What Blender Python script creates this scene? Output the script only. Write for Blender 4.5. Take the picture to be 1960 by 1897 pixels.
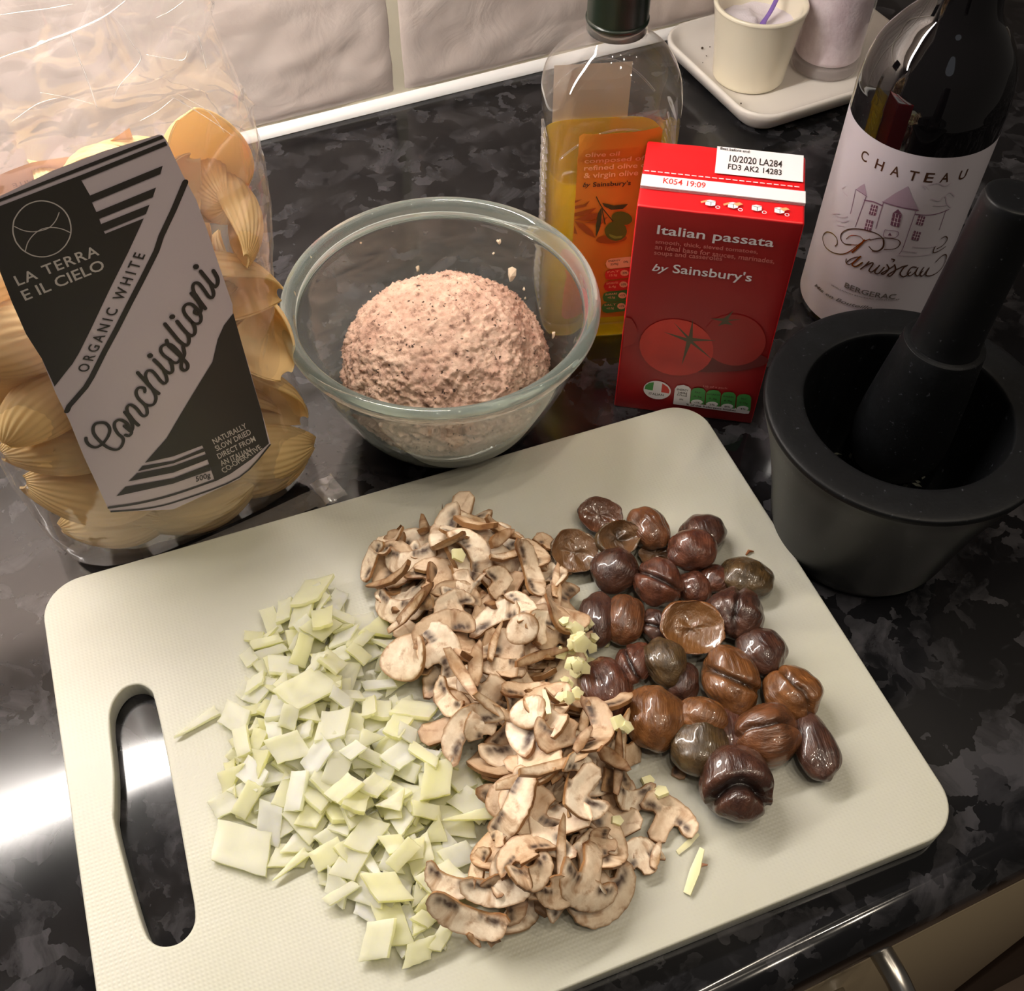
import bpy, bmesh, math, random
import numpy as np
from mathutils import Vector, Matrix, noise as mnoise
from mathutils.geometry import tessellate_polygon, delaunay_2d_cdt

for o in list(bpy.data.objects): bpy.data.objects.remove(o)
SC = bpy.context.scene; COL = SC.collection
PI = math.pi

# ------------------------------------------------------------------ camera
CAMH = 0.448
cam = bpy.data.objects.new('camera', bpy.data.cameras.new('camera')); COL.objects.link(cam)
RX = Vector((0.9137041, -0.40635875, 0.00416956)); UX = Vector((0.32047653, 0.72682962, 0.60746481)); FX = Vector((0.2498792, 0.55370684, -0.79433565))
m = Matrix.Identity(4)
for i in range(3):
    m[i][0] = RX[i]; m[i][1] = UX[i]; m[i][2] = -FX[i]
m[2][3] = CAMH
cam.matrix_world = m
FPX = 2118.79
cam.data.sensor_width = 36; cam.data.lens = FPX/1960*36; cam.data.clip_start = 0.01
SC.camera = cam

# ------------------------------------------------------------------ world, exposure
SC.view_settings.view_transform = 'Standard'; SC.view_settings.look = 'None'
SC.view_settings.exposure = 0.1; SC.view_settings.gamma = 1; SC.view_settings.use_curve_mapping = False
W = bpy.data.worlds.new('world'); SC.world = W; W.use_nodes = True
W.node_tree.nodes['Background'].inputs[0].default_value = (1.0, 0.9, 0.8, 1)
W.node_tree.nodes['Background'].inputs[1].default_value = 0.055
TUBE = 84.0          # emission of the fluorescent tube under the wall cabinet
SPOT = 2.1           # watts of each ceiling downlight
AMBIENT = 0.2           # watts of a soft fill lamp added behind the camera for ambient light

def area(name, loc, size, power, color, target=(0.1, 0.3, 0)):
    l = bpy.data.lights.new(name, 'AREA'); l.shape = 'DISK'; l.size = size; l.energy = power; l.color = color
    o = bpy.data.objects.new(name, l); COL.objects.link(o); o.location = loc
    o.rotation_euler = (Vector(target)-Vector(loc)).to_track_quat('-Z', 'Y').to_euler(); return o
for x, y in ((0.45, -0.25), (0.80, 0.02), (0.20, -0.50), (0.85, -0.45), (1.20, -0.15), (-0.15, -0.10), (0.60, -0.75), (0.15, 0.08)):
    area('ceiling_downlight', (x, y, 1.70), 0.035, SPOT, (1.0, 0.87, 0.70), (x, y+0.15, 0))
area('ambient_fill', (-0.5, -1.2, 1.5), 0.5, AMBIENT, (0.85, 0.9, 1.0))

# ------------------------------------------------------------------ helpers
def sr(r, g, b):
    return tuple(((c/255)/12.92 if c/255 <= 0.04045 else ((c/255+0.055)/1.055)**2.4) for c in (r, g, b))
def new(name, me, parent=None, mats=(), smooth=False):
    if mats:
        for mm in (mats if isinstance(mats, (list, tuple)) else [mats]): me.materials.append(mm)
    o = bpy.data.objects.new(name, me); COL.objects.link(o)
    if parent: o.parent = parent
    if smooth: me.polygons.foreach_set('use_smooth', [True]*len(me.polygons))
    return o
def mesh(name, v, f, mats=(), parent=None, smooth=False, midx=None):
    me = bpy.data.meshes.new(name); me.from_pydata([tuple(p) for p in v], [], [tuple(q) for q in f]); me.update()
    o = new(name, me, parent, mats, smooth)
    if midx is not None: me.polygons.foreach_set('material_index', list(midx))
    return o
def bmo(name, bm, mats=(), parent=None, smooth=False):
    me = bpy.data.meshes.new(name); bm.to_mesh(me); bm.free(); return new(name, me, parent, mats, smooth)
def tag(o, label=None, cat=None, group=None, kind=None):
    if label: o['label'] = label
    if cat: o['category'] = cat
    if group: o['group'] = group
    if kind: o['kind'] = kind
    return o
def empty(name, loc, label, cat, rz=0, group=None):
    o = bpy.data.objects.new(name, None); COL.objects.link(o); o.location = loc; o.rotation_euler = (0, 0, rz); o.empty_display_size = .02
    return tag(o, label, cat, group)
def box(name, x0, x1, y0, y1, z0, z1, mat, parent=None, bev=0.0, seg=2):
    bm = bmesh.new(); bmesh.ops.create_cube(bm, size=1)
    for v in bm.verts: v.co = Vector((x0+(v.co.x+.5)*(x1-x0), y0+(v.co.y+.5)*(y1-y0), z0+(v.co.z+.5)*(z1-z0)))
    if bev: bmesh.ops.bevel(bm, geom=bm.edges[:], offset=bev, segments=seg, profile=.5, affect='EDGES')
    return bmo(name, bm, mat, parent, smooth=bool(bev))
def lathe_vf(prof, n=96, c=(0, 0)):
    v = []; f = []
    for r, z in prof:
        for i in range(n):
            a = 2*PI*i/n; v.append((c[0]+r*math.cos(a), c[1]+r*math.sin(a), z))
    for j in range(len(prof)-1):
        for i in range(n):
            k = (i+1) % n; f.append((j*n+i, j*n+k, (j+1)*n+k, (j+1)*n+i))
    return v, f
def smoothprof(p, k=6):
    out = []
    for i in range(len(p)-1):
        p0 = p[max(i-1, 0)]; p1 = p[i]; p2 = p[i+1]; p3 = p[min(i+2, len(p)-1)]
        for s in range(k):
            t = s/k
            out.append(tuple(0.5*((2*b)+(-a+c)*t+(2*a-5*b+4*c-d)*t*t+(-a+3*b-3*c+d)*t**3) for a, b, c, d in zip(p0, p1, p2, p3)))
    out.append(p[-1]); return out
def lathe(name, prof, mat, parent=None, n=96, smooth=True, caps=True, c=(0, 0)):
    v, f = lathe_vf(prof, n, c)
    if caps:
        if prof[0][0] > 1e-6: f.append(tuple(range(n))[::-1])
        if prof[-1][0] > 1e-6: f.append(tuple((len(prof)-1)*n+i for i in range(n)))
    return mesh(name, v, f, mat, parent, smooth)
def tube(pts, rad, n=10, flat=1.0):
    v = []; f = []; P = [Vector(p) for p in pts]
    for i, p in enumerate(P):
        t = (P[min(i+1, len(P)-1)]-P[max(i-1, 0)]).normalized()
        a = t.cross(Vector((0, 0, 1))); a = a.normalized() if a.length > 1e-4 else Vector((1, 0, 0)); b = t.cross(a)
        r = rad[i] if isinstance(rad, (list, tuple)) else rad
        for k in range(n):
            an = 2*PI*k/n; v.append(p+a*math.cos(an)*r+b*math.sin(an)*r*flat)
    for i in range(len(P)-1):
        for k in range(n): f.append((i*n+k, i*n+(k+1) % n, (i+1)*n+(k+1) % n, (i+1)*n+k))
    f.append(tuple(range(n))[::-1]); f.append(tuple((len(P)-1)*n+k for k in range(n)))
    return v, f
def at(px, py, z):      # where the sight line of a photo pixel meets height z, for surveying positions on the worktop
    d = RX*((px-980)/FPX)-UX*((py-948.5)/FPX)+FX; t = (z-CAMH)/d.z
    return Vector((0, 0, CAMH))+d*t

# ------------------------------------------------------------------ materials
def mat(name, col=(.8, .8, .8), rough=.5, metal=0, spec=.5, **k):
    mm = bpy.data.materials.new(name); mm.use_nodes = True; b = mm.node_tree.nodes['Principled BSDF']
    b.inputs['Base Color'].default_value = (*col, 1); b.inputs['Roughness'].default_value = rough
    b.inputs['Metallic'].default_value = metal; b.inputs['Specular IOR Level'].default_value = spec
    for kk, vv in k.items(): b.inputs[kk.replace('_', ' ')].default_value = vv
    return mm
def N(mm, typ, **k):
    n = mm.node_tree.nodes.new(typ)
    for kk, vv in k.items():
        if kk.startswith('i_'): n.inputs[kk[2:].replace('_', ' ')].default_value = vv
        else: setattr(n, kk, vv)
    return n
def lk(mm, a, b): mm.node_tree.links.new(a, b)
def bsdf(mm): return mm.node_tree.nodes['Principled BSDF']
def coords(mm, scale=(1, 1, 1), kind='Object'):
    t = N(mm, 'ShaderNodeTexCoord'); mp = N(mm, 'ShaderNodeMapping'); lk(mm, t.outputs[kind], mp.inputs[0]); mp.inputs['Scale'].default_value = scale
    return mp.outputs[0]
def noise(mm, vec, scale, detail=4, rough=.5, out='Fac', dist=0):
    n = N(mm, 'ShaderNodeTexNoise'); lk(mm, vec, n.inputs['Vector']); n.inputs['Scale'].default_value = scale; n.inputs['Detail'].default_value = detail
    n.inputs['Roughness'].default_value = rough; n.inputs['Distortion'].default_value = dist; return n.outputs[out]
def ramp(mm, fac, stops, interp='LINEAR'):
    r = N(mm, 'ShaderNodeValToRGB'); lk(mm, fac, r.inputs[0]); e = r.color_ramp.elements; r.color_ramp.interpolation = interp
    while len(e) < len(stops): e.new(.5)
    for el, (p, c) in zip(e, stops): el.position = p; el.color = (*c, 1) if len(c) == 3 else c
    return r.outputs[0]
def bump(mm, h, strength=.3, dist=.001, prev=None):
    b = N(mm, 'ShaderNodeBump'); b.inputs['Strength'].default_value = strength; b.inputs['Distance'].default_value = dist; lk(mm, h, b.inputs['Height'])
    if prev: lk(mm, prev, b.inputs['Normal'])
    lk(mm, b.outputs[0], bsdf(mm).inputs['Normal']); return b.outputs[0]
def mixc(mm, fac, a, b, mode='MIX'):
    x = N(mm, 'ShaderNodeMix', data_type='RGBA', blend_type=mode)
    for s, vv in ((0, fac), (6, a), (7, b)):
        if hasattr(vv, 'links'): lk(mm, vv, x.inputs[s])
        else: x.inputs[s].default_value = vv if s == 0 else (*vv, 1)
    return x.outputs[2]
def colattr(mm, name='col'):
    a = N(mm, 'ShaderNodeVertexColor', layer_name=name); return a.outputs[0]

# worktop: black laminate with grey flaky blotches, glossy with smears
M_top = mat('worktop_black', (.01, .01, .012), .1)
v = coords(M_top)
w1 = noise(M_top, v, 26, 6, .62, dist=.9); w2 = noise(M_top, v, 75, 5, .6, dist=1.2)
mask = ramp(M_top, w1, [(.42, (0, 0, 0)), (.60, (1, 1, 1))]); mask2 = ramp(M_top, w2, [(.60, (0, 0, 0)), (.74, (1, 1, 1))])
vo_ = N(M_top, 'ShaderNodeTexVoronoi', i_Scale=85.0); _nv = N(M_top, 'ShaderNodeTexNoise', i_Scale=60.0, i_Detail=4.0); lk(M_top, v, _nv.inputs['Vector']); _mv = mixc(M_top, .035, (0, 0, 0), (0, 0, 0)); _md = N(M_top, 'ShaderNodeVectorMath', operation='MULTIPLY_ADD'); lk(M_top, _nv.outputs['Color'], _md.inputs[0]); _md.inputs[1].default_value = (.030, .030, .030); lk(M_top, v, _md.inputs[2]); lk(M_top, _md.outputs[0], vo_.inputs['Vector'])
_sc = N(M_top, 'ShaderNodeSeparateColor'); lk(M_top, vo_.outputs['Color'], _sc.inputs[0]); _fl = ramp(M_top, _sc.outputs[0], [(.42, (0, 0, 0)), (.46, (.35, .35, .35)), (.80, (1, 1, 1))])
mask = mixc(M_top, 1, mask, _fl, 'MULTIPLY'); mask2 = mixc(M_top, 1, mask2, (.35, .35, .35), 'MULTIPLY')
c1 = mixc(M_top, mask, sr(17, 17, 19), sr(58, 57, 60)); c2 = mixc(M_top, mask2, c1, sr(52, 52, 55))
lk(M_top, c2, bsdf(M_top).inputs['Base Color'])
sm = noise(M_top, v, 9, 3, .5); rr = ramp(M_top, sm, [(.3, (.06, .06, .06)), (.7, (.17, .17, .17))]); lk(M_top, rr, bsdf(M_top).inputs['Roughness'])
bump(M_top, noise(M_top, v, 40, 3), .02, .0004)

# tile: split-stone relief
M_tile = mat('tile_stone_effect', sr(216, 203, 195), .3)
v = coords(M_tile); cc = ramp(M_tile, noise(M_tile, v, 14, 5, .6), [(.3, sr(210, 195, 186)), (.7, sr(220, 207, 199))]); lk(M_tile, cc, bsdf(M_tile).inputs['Base Color'])
bump(M_tile, noise(M_tile, v, 26, 5, .5, dist=1.2), .35, .004)
M_grout = mat('grout_cream', sr(216, 208, 186), .8)
M_seal = mat('sealant_white', sr(248, 246, 243), .2)

# chopping board plastic with fine woven texture
M_board = mat('board_plastic', sr(192, 191, 180), .38, Subsurface_Weight=.25, Subsurface_Radius=(.006, .006, .004), Subsurface_Scale=1.0)
v = coords(M_board)
wa = N(M_board, 'ShaderNodeTexWave', wave_type='BANDS', bands_direction='X', i_Scale=180); lk(M_board, v, wa.inputs[0])
wb = N(M_board, 'ShaderNodeTexWave', wave_type='BANDS', bands_direction='Y', i_Scale=180); lk(M_board, v, wb.inputs[0])
mu = N(M_board, 'ShaderNodeMath', operation='MULTIPLY'); lk(M_board, wa.outputs['Fac'], mu.inputs[0]); lk(M_board, wb.outputs['Fac'], mu.inputs[1])
bn = bump(M_board, mu.outputs[0], .22, .0003)
bc = ramp(M_board, noise(M_board, v, 12, 4), [(.3, sr(186, 185, 168)), (.7, sr(196, 195, 184))]); lk(M_board, bc, bsdf(M_board).inputs['Base Color'])

def glass(name, col=(1, 1, 1), rough=0.0, ior=1.48):
    return mat(name, col, rough, 0, .5, Transmission_Weight=1.0, IOR=ior)
def film(name, haze, hazecol, gloss_rough=.06, gain=.04, refl=1.0, fres=1.45):
    mm = bpy.data.materials.new(name); mm.use_nodes = True; nt = mm.node_tree; nt.nodes.clear()
    out = nt.nodes.new('ShaderNodeOutputMaterial'); tr = nt.nodes.new('ShaderNodeBsdfTransparent'); gl = nt.nodes.new('ShaderNodeBsdfGlossy'); gl.inputs['Roughness'].default_value = gloss_rough
    gl.inputs['Color'].default_value = (refl, refl, refl, 1)
    tl = nt.nodes.new('ShaderNodeBsdfTranslucent'); df = nt.nodes.new('ShaderNodeBsdfDiffuse'); df.inputs[0].default_value = (*hazecol, 1); tl.inputs[0].default_value = (*hazecol, 1)
    hz = nt.nodes.new('ShaderNodeMixShader'); hz.inputs[0].default_value = .5; nt.links.new(df.outputs[0], hz.inputs[1]); nt.links.new(tl.outputs[0], hz.inputs[2])
    m1 = nt.nodes.new('ShaderNodeMixShader'); m1.inputs[0].default_value = haze; nt.links.new(tr.outputs[0], m1.inputs[1]); nt.links.new(hz.outputs[0], m1.inputs[2])
    fr = nt.nodes.new('ShaderNodeLayerWeight'); pw_ = nt.nodes.new('ShaderNodeMath'); pw_.operation = 'POWER'; pw_.inputs[1].default_value = 4; nt.links.new(fr.outputs['Facing'], pw_.inputs[0]); ad = nt.nodes.new('ShaderNodeMath'); ad.operation = 'MULTIPLY_ADD'; ad.inputs[1].default_value = fres-1; ad.inputs[2].default_value = gain; nt.links.new(pw_.outputs[0], ad.inputs[0])
    m2 = nt.nodes.new('ShaderNodeMixShader'); nt.links.new(ad.outputs[0], m2.inputs[0]); nt.links.new(m1.outputs[0], m2.inputs[1]); nt.links.new(gl.outputs[0], m2.inputs[2]); nt.links.new(m2.outputs[0], out.inputs[0])
    return mm

M_pet = film('clear_plastic', .05, (.8, .8, .78), .03, .05, fres=2.1)
M_film = film('cellophane', .10, (.92, .86, .84), .10, .10)  # pinkish haze mixed into the film colour stands for its glare
M_saltglass = film('clear_glass_wall', .05, (.9, .88, .9), .02, .05)
M_oil = bpy.data.materials.new('olive_oil'); M_oil.use_nodes = True; _n = M_oil.node_tree; _b = _n.nodes['Principled BSDF']; _b.inputs['Base Color'].default_value = (*sr(250, 228, 90), 1); _b.inputs['Roughness'].default_value = 0; _b.inputs['IOR'].default_value = 1.15; _b.inputs['Transmission Weight'].default_value = 1
_o = [q for q in _n.nodes if q.type == 'OUTPUT_MATERIAL'][0]; _t = _n.nodes.new('ShaderNodeBsdfTranslucent'); _t.inputs[0].default_value = (*sr(250, 222, 36), 1); _m = _n.nodes.new('ShaderNodeMixShader'); _m.inputs[0].default_value = .5; _n.links.new(_b.outputs[0], _m.inputs[1]); _n.links.new(_t.outputs[0], _m.inputs[2]); _n.links.new(_m.outputs[0], _o.inputs[0])  # translucent yellow mixed in to brighten the oil, standing for scattered light
def hazed(name, col, rough, ior, k, hc):
    mm = glass(name, col, rough, ior); nt = mm.node_tree; b = bsdf(mm); o_ = [q for q in nt.nodes if q.type == 'OUTPUT_MATERIAL'][0]
    t = nt.nodes.new('ShaderNodeBsdfTranslucent'); d = nt.nodes.new('ShaderNodeBsdfDiffuse'); t.inputs[0].default_value = (*hc, 1); d.inputs[0].default_value = (*hc, 1); a = nt.nodes.new('ShaderNodeAddShader'); nt.links.new(t.outputs[0], a.inputs[0]); nt.links.new(d.outputs[0], a.inputs[1])
    x = nt.nodes.new('ShaderNodeMixShader'); x.inputs[0].default_value = k; nt.links.new(b.outputs[0], x.inputs[1]); nt.links.new(a.outputs[0], x.inputs[2]); nt.links.new(x.outputs[0], o_.inputs[0]); return mm
M_rim = hazed('bowl_rim_glass_brightened', (.9, .98, .95), .03, 1.47, .15, (.38, .44, .41))  # diffuse green haze mixed in to brighten the rim, standing for refracted light
M_paper = mat('label_paper', sr(196, 186, 192), .45)
M_ink = mat('label_ink', sr(48, 40, 38), .45)
M_metal = mat('brushed_steel', sr(190, 186, 180), .28, 1)
M_cream_door = mat('door_cream', sr(176, 160, 132), .4)
M_darkwood = mat('dark_panel', sr(62, 42, 30), .5)

# ------------------------------------------------------------------ flat print: text, lines and patches laid on a surface
_T = {}
def textmesh(s, shear=0.0, sp=1.0):
    k = (s, shear, sp)
    if k in _T: return _T[k]
    cu = bpy.data.curves.new('t', 'FONT'); cu.body = s; cu.size = 1; cu.shear = shear; cu.resolution_u = 3; cu.space_character = sp; cu.offset = .012
    o = bpy.data.objects.new('t', cu); COL.objects.link(o)
    me = bpy.data.meshes.new_from_object(o.evaluated_get(bpy.context.evaluated_depsgraph_get()))
    V = [(p.co.x, p.co.y) for p in me.vertices]; F = [tuple(p.vertices) for p in me.polygons]
    bpy.data.objects.remove(o); bpy.data.meshes.remove(me); bpy.data.curves.remove(cu)
    x0 = min(p[0] for p in V); x1 = max(p[0] for p in V); V = [((p[0]-x0)/(x1-x0), p[1]) for p in V]
    _T[k] = (V, F); return _T[k]
def tri_refine(P, tris, L):
    P = list(P); out = []; st = list(tris); cache = {}
    while st:
        a, b, c = st.pop(); e = [(math.dist(P[a], P[b]), a, b, c), (math.dist(P[b], P[c]), b, c, a), (math.dist(P[c], P[a]), c, a, b)]
        d, i, j, k = max(e)
        if d <= L: out.append((a, b, c)); continue
        key = (min(i, j), max(i, j))
        if key not in cache: P.append(((P[i][0]+P[j][0])/2, (P[i][1]+P[j][1])/2)); cache[key] = len(P)-1
        q = cache[key]; st.append((i, q, k)); st.append((q, j, k))
    return P, out
def tess(pts):
    t = tessellate_polygon([[Vector((p[0], p[1], 0)) for p in pts]])
    out = []
    for a, b, c in t:
        s = (pts[b][0]-pts[a][0])*(pts[c][1]-pts[a][1])-(pts[b][1]-pts[a][1])*(pts[c][0]-pts[a][0])
        out.append((a, b, c) if s > 0 else (a, c, b))
    return out
def ribbon(pts, w):
    # smooth centre line, then a strip of the given width
    if len(pts) > 2 and w < 2.0: pts = smoothprof([tuple(p) for p in pts], 4)
    V = []; n = len(pts)
    for i in range(n):
        a = pts[max(i-1, 0)]; b = pts[min(i+1, n-1)]; dx, dy = b[0]-a[0], b[1]-a[1]; l = math.hypot(dx, dy) or 1
        V += [(pts[i][0]-dy/l*w/2, pts[i][1]+dx/l*w/2), (pts[i][0]+dy/l*w/2, pts[i][1]-dx/l*w/2)]
    T = []
    for i in range(n-1): T += [(2*i+1, 2*i+3, 2*i), (2*i+3, 2*i+2, 2*i)]
    for e in (0, n-1):      # round ends
        c0 = len(V); V.append(pts[e])
        for k in range(9): V.append((pts[e][0]+w/2*math.cos(2*PI*k/8), pts[e][1]+w/2*math.sin(2*PI*k/8)))
        for k in range(8): T.append((c0, c0+1+k, c0+2+k))
    return V, T
def printart(name, ops, mats, surf, parent, L=4.0, d0=.00012, dd=.000004):
    V = []; F = []; MI = []
    for q, op in enumerate(ops):
        d = d0+dd*q
        if op[0] == 'poly': P = op[2]; T = tess(P)
        elif op[0] == 'line': P, T = ribbon(op[3], op[2])
        else:
            _, col, s, p0, p1, pt, k = op; tv, tf = textmesh(s, k.get('shear', 0), k.get('sp', 1.0))
            ux, uy = p1[0]-p0[0], p1[1]-p0[1]; l = math.hypot(ux, uy); nx, ny = -uy/l, ux/l
            h = abs((pt[0]-p0[0])*nx+(pt[1]-p0[1])*ny); h = h/(.72 if not s[0].islower() or s[0] in 'bdfhklt' else .53)
            P = [(p0[0]+x*ux+y*h*nx, p0[1]+x*uy+y*h*ny) for x, y in tv]; T = []
            for f in tf:
                for i in range(1, len(f)-1): T.append((f[0], f[i], f[i+1]))
        P, T = tri_refine(P, T, L) if L else (list(P), T)
        b = len(V); V += [surf(p[0]/1000, p[1]/1000, d) for p in P]; F += [(a+b, c+b, e+b) for a, c, e in T]; MI += [op[1]]*len(T)
    return mesh(name, V, F, mats, parent, midx=MI)
M_glass = hazed('bowl_glass', (.93, .985, .965), 0, 1.47, .035, (.5, .55, .52))  # same brightening haze, fainter, standing for light caught in the glass wall
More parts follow.
